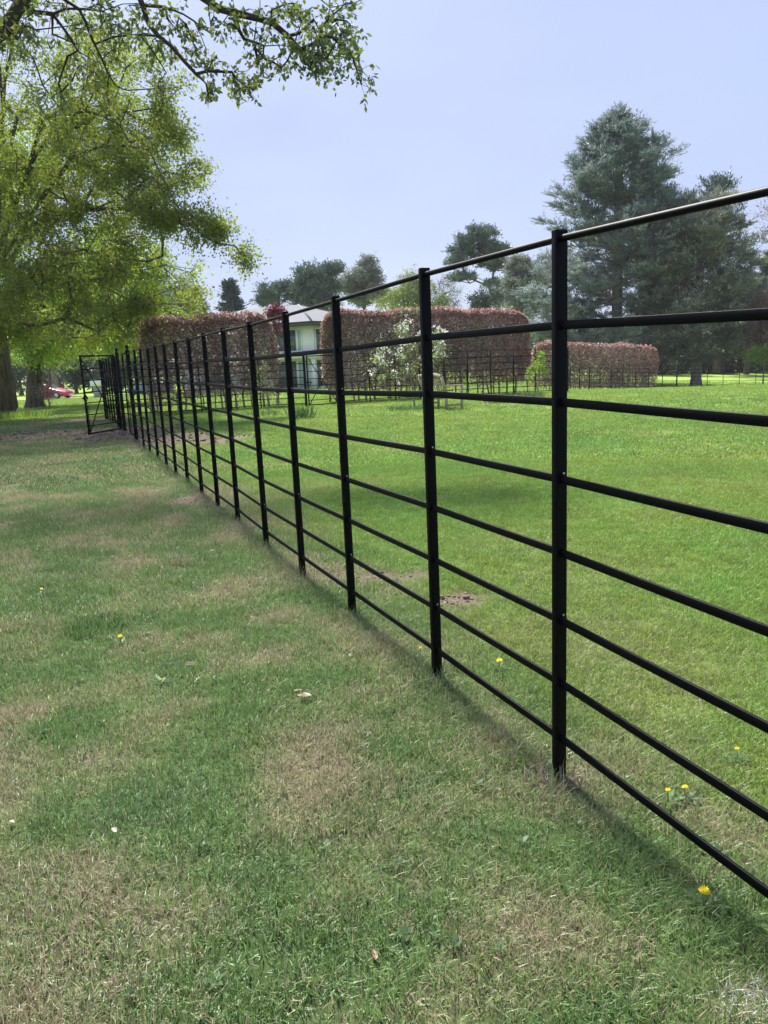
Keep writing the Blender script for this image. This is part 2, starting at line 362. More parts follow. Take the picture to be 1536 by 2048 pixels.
def wood_from(rng, pos, par, ends, rtip, power, rfix=None):
    n = len(pos); cnt = np.zeros(n)
    for _, e in ends: cnt[e] += 1
    for i in range(n-1, 0, -1):
        if par[i] >= 0: cnt[par[i]] += cnt[i]
    cnt = np.maximum(cnt, .6); r = rtip*cnt**power
    if rfix is not None: r[:len(rfix)] = np.maximum(r[:len(rfix)]*0, rfix)
    for i in range(1, n): r[i] = min(r[i], r[par[i]]*.98)
    kids = [[] for _ in range(n)]
    for i in range(n):
        if par[i] >= 0: kids[par[i]].append(i)
    mb = MB(); stack = [(0, None)]
    while stack:
        i, start = stack.pop(); ch = [start, i] if start is not None else [i]; cur = i
        while kids[cur]:
            ks = sorted(kids[cur], key=lambda q: -cnt[q])
            for q in ks[1:]: stack.append((q, cur))
            cur = ks[0]; ch.append(cur)
        if len(ch) < 2: continue
        rr = r[ch].copy()
        if start is not None: rr[0] = min(rr[0], rr[1]*1.25)
        mb.tube(pos[ch], rr, 10 if rr.max() > .15 else (6 if rr.max() > .04 else 4), cap=False)
    return mb
def foliage(rng, clusters, centre, twigs, per, twl, ll, lw, flat=1.0, out=.6, droop=.1, hang=.2, jit=.2, spread=.9, cvar=.45, tip=False, nrm_up=0):
    """twigs and leaves round each cluster point"""
    nc = len(clusters)
    d = rng.normal(size=(nc, twigs, 3)); d[..., 2] *= flat; d = unit(d)
    o = unit(clusters-centre)[:, None, :]; d = unit(d+o*out+np.array([0, 0, -droop]))
    L = twl*rng.uniform(.5, 1.1, (nc, twigs, 1)); p0 = np.repeat(clusters[:, None, :], twigs, 1); p1 = p0+d*L
    P0 = p0.reshape(-1, 3); P1 = p1.reshape(-1, 3)
    s = rng.uniform(.15, 1.05, (len(P0), per, 1))
    if tip: s = 1-np.abs(rng.normal(0, .28, s.shape))
    c = P0[:, None, :]*(1-s)+P1[:, None, :]*s+rng.normal(size=(len(P0), per, 3))*jit*twl*np.array([1, 1, max(.35, flat)])
    ld = unit(d.reshape(-1, 1, 3)*.7+rng.normal(size=(len(P0), per, 3))*spread*np.array([1, 1, max(.4, flat)])+np.array([0, 0, -hang]))
    cr = np.repeat(rng.uniform(0, 1, nc), twigs*per); n = nc*twigs*per
    rnd = np.clip(cvar*cr+(1-cvar)*rng.uniform(0, 1, n), 0, 1)
    nrm = None
    if nrm_up: nrm = rng.normal(size=(n, 3))*(1-nrm_up)+np.array([0, 0, 1.0])*nrm_up
    lv = leaves(rng, c.reshape(-1, 3), ld.reshape(-1, 3), ll*rng.uniform(.6, 1.25, n), lw*rng.uniform(.6, 1.25, n), rnd, nrm)
    return (P0, P1), lv
def lobes(rng, spec, sub=0, pl=(.2, .07)):
    """cluster points inside ellipsoids given as (picture x, y, distance, half width px, half height px, half depth m, count)"""
    out = []; cs = []
    for px, py, Y, rx, ry, rd, n in spec:
        c = at(px, py, Y); k = np.linalg.norm(c-CAM)/F_PX
        if sub:
            m = max(2, n//sub); g0 = unit(rng.normal(size=(m, 3)))*(rng.uniform(.15, 1, (m, 1))**.42)
            g = g0[rng.integers(0, m, n)]+rng.normal(size=(n, 3))*np.array([pl[0], pl[0], pl[1]])
        else: g = unit(rng.normal(size=(n, 3)))*(rng.uniform(.12, 1, (n, 1))**.45)
        out.append(c+g*np.array([rx*k, rd, ry*k])); cs += [c]*n
    return np.concatenate(out), np.array(cs)
def tree(name, label, cat, base, clusters, centre, wood, leaf, rng, trunk=None, rtrunk=.3, rtip=.012, power=.42, twig_r=.006, group=None,
         twigs=6, per=8, twl=.6, ll=.1, lw=.06, jit_b=.16, arch=.08, step=.9, polys=(), skip=1, crown='crown', extra=None, flare=1.35, highw=.5, pathw=.25, **kw):
    base = np.array(base, float)
    root = thing(name, label, cat, base, 0, group)
    if trunk is None:
        h = clusters[:, 2].min()-base[2]; topc = clusters.mean(0)
        trunk = [base+np.array([0, 0, -.3]), base+np.array([.02, 0, h*.5]), base*.85+np.array([topc[0], topc[1], base[2]])*.15+np.array([0, 0, h*1.0]),
                 base*.4+np.array([topc[0], topc[1], base[2]])*.6+np.array([0, 0, (topc[2]-base[2])])]
    pos, par, ends, nfix = skeleton(rng, [trunk]+list(polys), clusters, jit_b, arch, step, skip, pathw, highw)
    nt_ = len(trunk); rf = np.linspace(rtrunk, rtrunk*.55, nt_); rf[0] *= flare
    for pl in polys: pass
    mb = wood_from(rng, pos, par, ends, rtip, power, rf)
    (P0, P1), lv = foliage(rng, clusters, centre, twigs, per, twl, ll, lw, **kw)
    if twig_r: mb.add(*prisms(P0, P1, np.full(len(P0), twig_r), np.full(len(P0), twig_r*.4)))
    mw = mb.mesh('trunk', wood, None, True); o = link('trunk', mw, root); o.location = -base
    o.matrix_parent_inverse = Matrix()
    mc = fast_mesh(crown, lv[0], lv[1], leaf, {'rnd': lv[2]}); c = link(crown, mc, root); c.location = -base; c['kind'] = 'stuff'
    if extra:
        for en, em, ev in extra:
            e = link(en, fast_mesh(en, ev[0], ev[1], em, {'rnd': ev[2]}), root); e.location = -base; e['kind'] = 'stuff'
    return root

# ================================================================== THE SETTING
# soil patches: (x, y, radius across the view, radius in depth)
def g2(px, py): p = gnd(px, py); return p[0], p[1]
SOIL = [(*g2(150, 866), 2.6, 1.5), (*g2(20, 872), 2.2, .8), (*g2(250, 872), 1.2, 1.4), (*g2(350, 868), 1.4, 1.5), (*g2(415, 882), .7, .6), (*g2(290, 858), 1.6, 1.2),
        (*g2(762, 1156), .30, .17), (*g2(912, 1200), .22, .20), (*g2(375, 1000), .22, .2), (*g2(1030, 795), .8, .7), (*g2(150, 842), 2.2, 1.4), (*g2(805, 1840), .05, .04), (*g2(185, 1522), .06, .05),
        (*g2(700, 812), 3.2, .35), (*g2(500, 826), 2.6, .35)]
POST_T = [-1.0] + [i+o for i, o in enumerate([.028, -.048, .037, .013, .007, .044, .005, -.056, -.034, -.009, -.056, -.037, .058, .049])] + [14.4]
PAINTED = [(*g2(1485, 2015), .12, .045, .5), (*g2(1062, 1550), .10, .04, .75), (*g2(1540, 1985), .08, .04, .4)]
def masks(x, y):
    x = np.asarray(x, float); y = np.asarray(y, float)
    side = (x-FX0)*FN[0]+(y-FY0)*FN[1]; along = (x-FX0)*FD[0]+(y-FY0)*FD[1]
    wob = (fbm(x, y, .8, 5)-.5)*.5
    lawn = np.maximum(sstep(-.05, .75, side+wob), sstep(22.5, 25.5, along+wob))
    soil = np.zeros_like(x)
    e = (fbm(x, y, .35, 21)-.5)*1.5
    for cx, cy, rx, ry in SOIL:
        q = np.sqrt(((x-cx)/rx/1.15)**2+((y-cy)/ry/1.15)**2)
        soil = np.maximum(soil, sstep(1.15, .55, q+e))
    for t in POST_T:
        p = fpt(t); q = np.hypot(x-p[0], y-p[1])/.12
        soil = np.maximum(soil, .8*sstep(1.2, .4, q+e*.6))
    return side, along, lawn, soil
def turf(x, y):
    side, along, lawn, soil = masks(x, y)
    n1 = fbm(x, y, 1.1, 31); n2 = fbm(x, y, .33, 41); n3 = fbm(x, y, 4.5, 51)
    dry_f = np.clip(.31+.55*(n1-.5)+2.0*(n2-.5)+.4*(n3-.5), .05, .85)
    edge = sstep(2.6, .2, side)
    dry_l = np.clip(.04+.15*edge+.7*(n1-.55)*(.3+edge)+.4*(n2-.5)*edge, .02, .6)
    dry = dry_f*(1-lawn)+dry_l*lawn
    gf = np.stack([.155+.07*(n2-.5), .245+.08*(n2-.5), .075+0*n1], -1)
    rich = .5*sstep(.50, .72, fbm(x, y, .5, 61))[..., None]
    gf = gf*(1-rich)+np.array([.125, .225, .06])*rich
    gl = np.stack([.222+.10*(n1-.5)+.06*(n3-.5), .338+.08*(n2-.5)+.07*(n1-.5), .068+.02*(n2-.5)], -1)
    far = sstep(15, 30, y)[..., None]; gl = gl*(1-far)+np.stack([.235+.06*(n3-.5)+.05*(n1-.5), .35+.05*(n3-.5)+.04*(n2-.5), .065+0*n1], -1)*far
    g = gf*(1-lawn[..., None])+gl*lawn[..., None]
    return g, dry, soil, lawn, rich[..., 0]
NA, NR = 420, 190
ang = np.concatenate([np.linspace(-.75, .75, 300), np.linspace(.75, 2*np.pi-.75, NA-300+2)[1:-1]])
rad = np.concatenate([[.25], .4*np.geomspace(1, 420/.4, NR)])
A, RR = np.meshgrid(ang, rad); X = RR*np.sin(A); Y = RR*np.cos(A)
g, dry, soil, lawn, _ = turf(X, Y)
straw = np.array([.27, .235, .145]); dsoil = np.array([.165, .125, .10])
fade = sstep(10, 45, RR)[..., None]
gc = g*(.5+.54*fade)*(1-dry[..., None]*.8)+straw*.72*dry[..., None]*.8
gc = gc*(1-soil[..., None])+dsoil*(1+.5*(fbm(X, Y, .5, 71)-.5))[..., None]*soil[..., None]
na = len(ang); vi = np.arange((NR+1)*na).reshape(NR+1, na)
q = np.stack([vi[:-1], np.roll(vi, -1, 1)[:-1], np.roll(vi, -1, 1)[1:], vi[1:]], -1).reshape(-1, 4)[:, ::-1]
verts = np.stack([X, Y, Z(X, Y)], -1).reshape(-1, 3)
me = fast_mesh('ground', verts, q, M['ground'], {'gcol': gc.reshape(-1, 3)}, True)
bm = bmesh.new(); bm.from_mesh(me); bm.verts.ensure_lookup_table()
bm.faces.new([bm.verts[i] for i in vi[0][::-1]]); bm.normal_update(); bm.to_mesh(me); bm.free()
tag(link('ground', me), kind='structure')

# pale gravel drive by the far car
def drive_line(x): return np.interp(x, [-62, -48, -36, -28, -20, -12], [80, 79, 77.5, 75.6, 74.2, 73.6])
def drive():
    n = 60; xs = np.linspace(-62, -12, n); ys = drive_line(xs); ws = 5.4+.4*np.sin(xs*.5)
    v = []
    for k in range(5):
        yy = ys+ws*(k/4-.5)+.15*np.sin(xs*1.3+k); v.append(np.stack([xs, yy, Z(xs, yy)+.03], -1))
    v = np.stack(v, 1).reshape(-1, 3); i = np.arange(n-1)[:, None]*5+np.arange(4)[None]
    f = np.stack([i, i+5, i+6, i+1], -1).reshape(-1, 4)
    tag(link('drive', fast_mesh('drive', v, f, M['gravel'], None, True)), kind='structure')
drive()

# ------------------------------------------------------------------ grass
def tuft(rng, nb, radius, l0, l1, wd, lean):
    v = []; f = []; a = []; b = []
    for k in range(nb):
        r = radius*math.sqrt(rng.random()); t = rng.random()*6.283; bx, by = r*math.cos(t), r*math.sin(t)
        L = rng.uniform(l0, l1); az = rng.random()*6.283; le = abs(rng.normal(0, lean)); le = min(le, 1.35)
        d = np.array([math.cos(az)*math.sin(le), math.sin(az)*math.sin(le), math.cos(le)])
        s = np.array([-math.sin(az+.4), math.cos(az+.4), 0])*wd*rng.uniform(.6, 1.2)/2
        p0 = np.array([bx, by, -.004]); p1 = p0+d*L*.5; le2 = min(le+rng.uniform(.1, .7), 1.6)
        d2 = np.array([math.cos(az)*math.sin(le2), math.sin(az)*math.sin(le2), math.cos(le2)]); p2 = p1+d2*L*.5
        i = len(v); v += [p0-s, p0+s, p1+s*.85, p1-s*.85, p2]; f += [(i, i+1, i+2, i+3), (i+3, i+2, i+4)]
        a += [rng.random()]*5; b += [rng.random()]*5
    me = bpy.data.meshes.new('grass_tuft'); me.from_pydata([tuple(q) for q in v], [], f)
    for nm, arr in (('rnd', a), ('rnd2', b)):
        at_ = me.attributes.new(nm, 'FLOAT', 'POINT'); at_.data.foreach_set('value', np.array(arr, np.float32))
    me.materials.append(M['blade']); return me
def tuft_set(name, seed, n, *a):
    rng = np.random.default_rng(seed); c = bpy.data.collections.new(name)
    for k in range(n):
        o = bpy.data.objects.new(name+'_%d' % k, tuft(rng, *a)); c.objects.link(o)
    return c
TUFT = {'field': tuft_set('field_tuft', 1, 8, 28, .055, .022, .066, .0027, .8),
        'lawn': tuft_set('lawn_tuft', 2, 6, 32, .055, .02, .045, .0027, .55),
        'far': tuft_set('far_tuft', 3, 6, 44, .20, .03, .065, .010, .6)}
def grass_nodes(name, coll):
    t = bpy.data.node_groups.new(name, 'GeometryNodeTree')
    t.interface.new_socket('Geometry', in_out='INPUT', socket_type='NodeSocketGeometry'); t.interface.new_socket('Geometry', in_out='OUTPUT', socket_type='NodeSocketGeometry')
    i = t.nodes.new('NodeGroupInput'); o = t.nodes.new('NodeGroupOutput'); mp = t.nodes.new('GeometryNodeMeshToPoints'); iop = t.nodes.new('GeometryNodeInstanceOnPoints')
    ci = t.nodes.new('GeometryNodeCollectionInfo'); ci.inputs['Collection'].default_value = coll; ci.inputs['Separate Children'].default_value = True; ci.inputs['Reset Children'].default_value = True
    iop.inputs['Pick Instance'].default_value = True
    def attr(nm, ty):
        a = t.nodes.new('GeometryNodeInputNamedAttribute'); a.data_type = ty; a.inputs['Name'].default_value = nm; return a.outputs['Attribute']
    L = t.links
    L.new(i.outputs[0], mp.inputs['Mesh']); L.new(mp.outputs[0], iop.inputs['Points']); L.new(ci.outputs[0], iop.inputs['Instance'])
    rx = t.nodes.new('ShaderNodeCombineXYZ'); L.new(attr('rotz', 'FLOAT'), rx.inputs['Z'])
    L.new(rx.outputs[0], iop.inputs['Rotation']); L.new(attr('size', 'FLOAT'), iop.inputs['Scale']); L.new(attr('pick', 'INT'), iop.inputs['Instance Index'])
    L.new(iop.outputs[0], o.inputs[0]); return t
def scatter(name, label, coll, nvar, rings, which, seed):
    rng = np.random.default_rng(seed); Xs = []; Ys = []; Ss = []
    for r0, r1, dens, sc in rings:
        half = .66 if r0 < 8 else .60
        area = half*(r1*r1-r0*r0); n = int(area*dens)
        r = np.sqrt(rng.uniform(r0*r0, r1*r1, n)); a = rng.uniform(-half, half, n)
        Xs.append(r*np.sin(a)); Ys.append(r*np.cos(a)); Ss.append(np.full(n, sc))
    x = np.concatenate(Xs); y = np.concatenate(Ys); s = np.concatenate(Ss)
    g, dry, soil, lawn, rich = turf(x, y); u = rng.random(len(x))
    keep = (rng.random(len(x)) > soil*.93)
    if which == 'field': keep &= (u > lawn)
    elif which == 'lawn': keep &= (u <= lawn)
    bare = (fbm(x, y, .22, 81) > .70) & (lawn < .5); keep &= ~(bare & (rng.random(len(x)) < .35))
    drv = (np.abs(y-drive_line(x)) < 2.9) & (x < -11); keep &= ~drv
    x, y, s, g, dry, rich = x[keep], y[keep], s[keep], g[keep], dry[keep], rich[keep]; n = len(x)
    s = s*rng.uniform(.7, 1.2, n)*(1+.25*rich)
    for t_ in POST_T[:12]:
        p_ = fpt(t_); s = s*np.where(np.hypot(x-p_[0], y-p_[1]) < .13, 1.45, 1)
    painted = np.zeros(n)
    for cx, cy, rx, ry, st in PAINTED:
        q = np.sqrt(((x-cx)/rx)**2+((y-cy)/ry)**2)+(fbm(x, y, .06, 91)-.5)*1.2; painted = np.maximum(painted, st*sstep(1.1, .5, q))
    s = s*np.where(painted > .1, .62, 1)
    me = fast_mesh(name, np.stack([x, y, Z(x, y)], -1), np.zeros((0, 4), int), None, {'rotz': rng.uniform(0, 6.283, n), 'size': s, 'dry': dry, 'painted': painted, 'gcol': g*rng.uniform(.8, 1.22, (n, 1))})
    pk = me.attributes.new('pick', 'INT', 'POINT'); pk.data.foreach_set('value', rng.integers(0, nvar, n).astype(np.int32))
    o = link(name, me); md = o.modifiers.new('tufts', 'NODES'); md.node_group = grass_nodes(name, coll)
    tag(o, label, 'grass', kind='stuff'); return o
scatter('meadow_grass', 'worn green and straw coloured grass on the near side of the fence', TUFT['field'], 8, [(1.0, 4.5, 1000, .95), (4.5, 10.5, 480, 1.2)], 'field', 11)
scatter('lawn_grass', 'short bright green lawn on the garden side of the fence', TUFT['lawn'], 6, [(1.0, 4.5, 800, 1.0), (4.5, 10.5, 460, 1.2)], 'lawn', 12)
scatter('distant_grass', 'short green grass farther off round the gates and hedges', TUFT['far'], 6, [(10.5, 19, 58, .95), (19, 40, 17, 1.35), (40, 85, 3.0, 2.4)], 'all', 13)
# ================================================================== FENCES
RAILZ = [.127, .325, .545, .777, 1.017, 1.258, 1.489]; TOPZ = 1.742; POSTH = 1.768
def post_mesh(w, d, h, bev=True):
    me = MB().box((-w/2, -d/2, -.28), (w/2, d/2, h)).mesh('post', M['black'])
    return bevel_mesh(me, .0025) if bev else me
def rail_strip(P, hgt, thick):
    """flat bar following the points P"""
    P = np.asarray(P, float); tg = np.gradient(P[:, :2], axis=0); tg = unit(tg); nm = np.stack([tg[:, 1], -tg[:, 0], 0*tg[:, 0]], -1)
    up = np.array([0, 0, 1.0]); c = .0015
    ring = [(-1, -1, c, 0), (1, -1, -c, 0), (1, -1, 0, c), (1, 1, 0, -c), (1, 1, -c, 0), (-1, 1, c, 0), (-1, 1, 0, -c), (-1, -1, 0, c)]
    v = np.stack([P+nm*(a*thick/2+e)+up*(b*hgt/2+g_) for a, b, e, g_ in ring], 1); k = len(P); m = 8
    i = np.arange(k-1)[:, None]*m; j = np.arange(m)[None]; j2 = (j+1) % m
    f = np.stack([i+j, i+j2, i+m+j2, i+m+j], -1).reshape(-1, 4)
    e0 = [(0, 7, 2, 1), (2, 7, 6, 3), (3, 6, 5, 4)]; e1 = [tuple((k-1)*m+q for q in t[::-1]) for t in e0]
    return v.reshape(-1, 3), np.concatenate([f, e0, e1])
def ball_post(root, loc, rz, h, w=.075):
    o = link('gate_post', bevel_mesh(MB().box((-w/2, -w/2, -.4), (w/2, w/2, h)).mesh('gate_post', M['black']), .004), root, loc, rz)
    z = [h, h+.012, h+.012, h+.03, h+.03, h+.045, h+.068, h+.092, h+.108, h+.115]; r = [w*.62, w*.62, w*.4, w*.3, w*.22, w*.33, w*.42, w*.36, w*.2, .002]
    MB().tube([(0, 0, a+.001*i) for i, a in enumerate(z)], r, 12).build('finial', M['black'], o, True)
    return o
def fence(name, label, pts, ends=(None, None), near=False, rails=RAILZ, group=None, overrun=(0, 0), zadj=None, tall=()):
    pts = np.asarray(pts, float); zs = Z(pts[:, 0], pts[:, 1]) + (0 if zadj is None else np.asarray(zadj))
    base = np.array([*pts[0], zs[0]]); root = thing(name, label, 'fence', base, 0, group)
    tg = unit(np.gradient(pts, axis=0)); pm = post_mesh(.042, .025, POSTH, near) if near else post_mesh(.046, .032, POSTH, False); pt = post_mesh(.07, .07, POSTH+.05, False)
    for k, p in enumerate(pts):
        rz = math.atan2(tg[k][1], tg[k][0])-math.pi/2
        loc = np.array([*p, zs[k]])-base; wob = ((k*7919) % 13/13-.5)*.007
        if (k == 0 and ends[0] == 'ball') or (k == len(pts)-1 and ends[1] == 'ball'): ball_post(root, loc, rz, POSTH+.02)
        elif (k == 0 and ends[0] == 'none') or (k == len(pts)-1 and ends[1] == 'none'): continue
        elif k in tall or (k == 0 and ends[0] == 'corner') or (k == len(pts)-1 and ends[1] == 'corner'): link('post', pt, root, loc, rz)
        else:
            po = link('post', pm, root, loc, rz); po.rotation_euler = (wob, -wob*.8, rz)
    P3 = np.concatenate([pts, zs[:, None]], 1)-base
    if overrun[0]: P3 = np.concatenate([[P3[0]+(P3[0]-P3[1])*overrun[0]], P3])
    for h in rails:
        jz = np.sin(np.arange(len(P3))*2.3+h*31)*.0022; v, f = rail_strip(P3+np.stack([0*jz, 0*jz, h+jz], -1), .026, .010)
        link('rail', fast_mesh('rail', v, f, M['black']), root)
    MB().tube(P3+np.array([0, 0, TOPZ]), .0105, 12 if near else 6).build('top_rail', M['black'], root, True)
    return root, zs
nt_ = [-2.0]+POST_T
nadj = np.array([0, 0]+[.02, .019, .002, -.01, -.017, -.01, -.011, -.015, -.006, -.005, -.004, -.001, .017, .02]+[.0])
npts = np.array([fpt(t) for t in nt_])
nadj = nadj-Z(npts[:, 0], npts[:, 1])
near_root, nzs = fence('estate_fence', 'tall black metal estate fence running from the foreground to the open gate', npts, (None, 'ball'), True, zadj=nadj)
# zinc screws where some rails meet the posts
scr = MB().tube([(0, .0005, 0), (0, -.0035, 0), (0, -.0045, 0)], [.004, .004, .0025], 8).mesh('screw', M['screw'], None, True)
for k, hs in ((2, (1.017+.017, .545+.02)), (3, (1.017+.019, .325+.015)), (4, (TOPZ+.004, 1.258+.02, .777+.02, .325+.02)), (5, (1.258+.019, .545+.02)), (6, (1.017+.019, .325+.02)), (7, (1.489+.019, .777+.02)),
              (8, (1.258+.019, .777+.02)), (9, (1.017+.02, .325+.02))):
    for h in hs:
        p = npts[k]-FD*.0130; o = link('screw', scr, near_root, np.array([p[0]-npts[0][0]+FN[0]*.006, p[1]-npts[0][1]+FN[1]*.006, nzs[k]+h-nzs[0]]), AZ)
bpts = [fpt(17.1)]+[fpt(t) for t in (18.05, 19.0, 20.0, 21.0, 22.0, 23.0, 24.0)]
fence('estate_fence', 'short run of black estate fence behind the open gate leaf', bpts, ('ball', 'corner'))
CA = fpt(24.0); U = FN
def bpt(u): return CA+U*u
fence('estate_fence', 'black garden fence below the left brown hedge, left of the closed cross braced gate', [bpt(u) for u in (0, 1, 2, 3, 4, 5, 6, 6.6)], ('none', 'corner'))
fence('estate_fence', 'black garden fence below the long brown hedge behind bench and blossom tree', [bpt(u) for u in (7.87, 9, 10, 11, 12, 13, 14, 15, 16, 17)]+[np.array([7.68, 32.0-.25])], ('corner', 'corner'))
def curve(a, b, c, n):
    t = np.linspace(0, 1, 200)[:, None]; q = (1-t)**2*np.array(a)+2*t*(1-t)*np.array(b)+t*t*np.array(c)
    L = np.concatenate([[0], np.cumsum(np.linalg.norm(np.diff(q, axis=0), axis=1))]); m = int(round(L[-1])); s = np.linspace(0, L[-1], m+1)
    return np.stack([np.interp(s, L, q[:, 0]), np.interp(s, L, q[:, 1])], -1)
fpts = curve((12.06, 49.2), (21.0, 57.0), (31.0, 46.5), 0)
fence('estate_fence', 'far black fence curving past the low pinkish hedge to the right edge', fpts, (None, 'corner'), tall=(9,))

def gate_leaf(name, label, hinge, ang, wd, lift=.05, latch=True, bolt=True):
    z0 = z1(*hinge); root = thing(name, label, 'gate', (hinge[0], hinge[1], z0+lift), ang)
    H = 1.69
    for x in (0.02, wd-.02): MB().box((x-.02, -.015, 0), (x+.02, .015, H+.03)).build('stile', M['black'], root)
    MB().bar((.04, 0, H-.0), (wd-.04, 0, H-.0), .026, .035).build('top_bar', M['black'], root)
    MB().bar((.04, 0, .022), (wd-.04, 0, .022), .026, .035).build('bottom_bar', M['black'], root)
    for fr in (.835, .69, .545, .407, .255, .11): MB().bar((.04, 0, H*fr), (wd-.04, 0, H*fr), .010, .022).build('rail', M['black'], root)
    MB().bar((.05, -.016, .05), (wd-.05, -.016, H-.03), .008, .028).build('brace', M['black'], root)
    MB().bar((.05, .016, H-.03), (wd-.05, .016, .05), .008, .028).build('brace', M['black'], root)
    for z in (.25, 1.45): MB().bar((-.05, 0, z), (.03, 0, z), .02, .04).build('hinge', M['black'], root)
    if latch:
        lt = MB().box((wd-.16, -.03, .78), (wd+.05, -.017, .815)).build('latch', M['black'], root)
        th = np.linspace(0, 2*np.pi, 13); MB().tube(np.stack([wd-.09+.06*np.cos(th), np.full(13, -.04), .79+.075*np.sin(th)], -1), .011, 6, cap=False).build('ring_handle', M['black'], lt, True)
    if bolt:
        b = MB().tube([(wd-.12, -.03, .02), (wd-.12, -.03, .62)], .008, 8).build('drop_bolt', M['black'], root)
        MB().tube([(wd-.12, -.03, .62), (wd-.17, -.035, .60), (wd-.19, -.035, .5), (wd-.16, -.035, .46)], .007, 6).build('bolt_handle', M['black'], b)
    return root
h = fpt(17.1, -.075); gate_leaf('metal_gate', 'narrow black metal gate leaf standing open beside the brown soil patch', h, R(255), 1.25)
h = fpt(14.46, .0); gate_leaf('metal_gate', 'closed black gate leaf in line with the near fence, seen edge on', h, AZ+math.pi/2, 1.26, latch=False)
h = bpt(7.80); gate_leaf('metal_gate', 'closed black cross braced gate below the gap between the brown hedges', h, AZ+math.pi, 1.12, bolt=False)

# ================================================================== HEDGES
def hedge(name, label, a, b, h, th, seed, dens=1.0, red_end=False, group=None, bare=.42, ls=.088):
    rng = np.random.default_rng(seed); a = np.array(a, float); b = np.array(b, float); L = np.linalg.norm(b-a); U_ = (b-a)/L; V_ = np.array([-U_[1], U_[0]])
    base = np.array([*a, z1(*a)]); root = thing(name, label, 'hedge', base, 0, group)
    def W(s, d, z):   # box coordinates -> world, corners rounded, face uneven
        s = np.asarray(s, float); rr = 1.0
        zz = np.maximum(0, z-(h-rr)); ex = np.maximum(0, np.maximum(s-(L-rr), rr-s)); dd = np.maximum(0, np.abs(d)-(th/2-rr*.6))
        k = np.sqrt((zz/rr)**2+(ex/rr)**2+(dd/(rr*.6))**2); k = np.where(k > 1, 1/np.maximum(k, 1e-6), 1)
        z2 = np.where(zz > 0, h-rr+zz*k, z); s2 = np.where(s > L-rr, L-rr+ex*k, np.where(s < rr, rr-ex*k, s)); d2 = np.where(dd > 0, np.sign(d)*(th/2-rr*.6+dd*k), d)
        nb = (fbm(s2+3, z2*1.3+d2, .8, seed)-.5)*.42
        d2 = d2*(1+nb); z2 = z2*(1+.05*(fbm(s2, d2, .9, seed+3)-.5)*2); s2 = s2+(fbm(z2, d2, .9, seed+5)-.5)*.25*(ex > 0)
        p = a[None]+U_[None]*s2[:, None]+V_[None]*d2[:, None]
        return np.stack([p[:, 0], p[:, 1], Z(p[:, 0], p[:, 1])+z2], -1)
    n = int(L*h*2700*dens*(.075/ls)**2)
    s = rng.uniform(0, L, n); z = h*rng.uniform(0.02, 1, n)**.8; d = rng.choice([-1, 1], n)*th/2*(1-np.abs(rng.normal(0, .28, n))); d = np.clip(d, -th/2, th/2)
    m = int(n*.16); s[:m] = rng.uniform(0, L, m); z[:m] = h*(1-np.abs(rng.normal(0, .03, m))); d[:m] = rng.uniform(-th/2, th/2, m)
    e = int(n*.10); s[m:m+e] = rng.choice([0, L], e)+0*s[m:m+e]; s[m:m+e] = np.abs(s[m:m+e]-np.abs(rng.normal(0, .12, e))); d[m:m+e] = rng.uniform(-th/2, th/2, e)
    patch = fbm(s+d, z*1.2, .55, seed+9)
    keep = rng.random(n) < np.clip(.10+.95*sstep(bare*.45, bare*1.35, z/h+(patch-.5)*.9), 0, 1)*(.30+1.0*sstep(.32, .62, patch))
    s, z, d, patch = s[keep], z[keep], d[keep], patch[keep]
    P = W(s, d, z); n = len(P)
    dr = np.stack([U_[0]*0+V_[0]*np.sign(d), V_[1]*np.sign(d), np.zeros(n)], -1)*.7+rng.normal(size=(n, 3))*.8+np.array([0, 0, .05])
    rnd = np.clip(.25*patch+.75*rng.random(n)**1.3, 0, 1)
    redp = sstep(.80, 1.0, z/h+.15*(patch-.5))*.6
    if red_end: redp = np.maximum(redp, .85*sstep(L-2.6, L-.8, s+.8*(z/h-.6)+(patch-.5)))
    red = rng.random(n) < redp
    for nm, mt, msk in (('brown_foliage', M['hedgeleaf'], ~red), ('red_foliage', M['hedgered'], red)):
        lv = leaves(rng, P[msk], dr[msk], ls*rng.uniform(.7, 1.3, msk.sum()), ls*.62*rng.uniform(.7, 1.3, msk.sum()), rnd[msk])
        o = link(nm, fast_mesh(nm, lv[0], lv[1], mt, {'rnd': lv[2]}), root, -base); o['kind'] = 'stuff'
    # stems and twigs
    mb = MB(); ns = int(L/.30)
    for k in range(ns):
        s0 = (k+.5)*L/ns+rng.normal(0, .05); q = 7; zz = np.linspace(-.1, h*.93, q); ss = s0+np.cumsum(rng.normal(0, .07, q)); dd = rng.normal(0, .06)+np.cumsum(rng.normal(0, .06, q))
        P_ = W(np.clip(ss, .1, L-.1), np.clip(dd, -th*.4, th*.4), zz); mb.tube(P_, np.linspace(.038, .010, q)*rng.uniform(.7, 1.3), 5, cap=False)
    ntw = int(L*h*360*dens); s = rng.uniform(0.05, L-.05, ntw); z = rng.uniform(.12, .98, ntw)*h; d = rng.uniform(-.45, .45, ntw)*th
    p0 = W(s, d*.7, z); ln = rng.uniform(.25, .6, ntw)
    p1 = W(np.clip(s+rng.normal(0, .22, ntw), 0, L), np.clip(d+np.sign(d)*ln*rng.uniform(.1, .9, ntw), -th*.53, th*.53), np.clip(z+rng.uniform(-.1, .45, ntw), .05, h*1.03))
    mb.add(*prisms(p0, p1, np.full(ntw, .0085), np.full(ntw, .004)))
    o = mb.build('stems', M['hedgewood'], root, True); o.location = -base; o['kind'] = 'stuff'
    return root
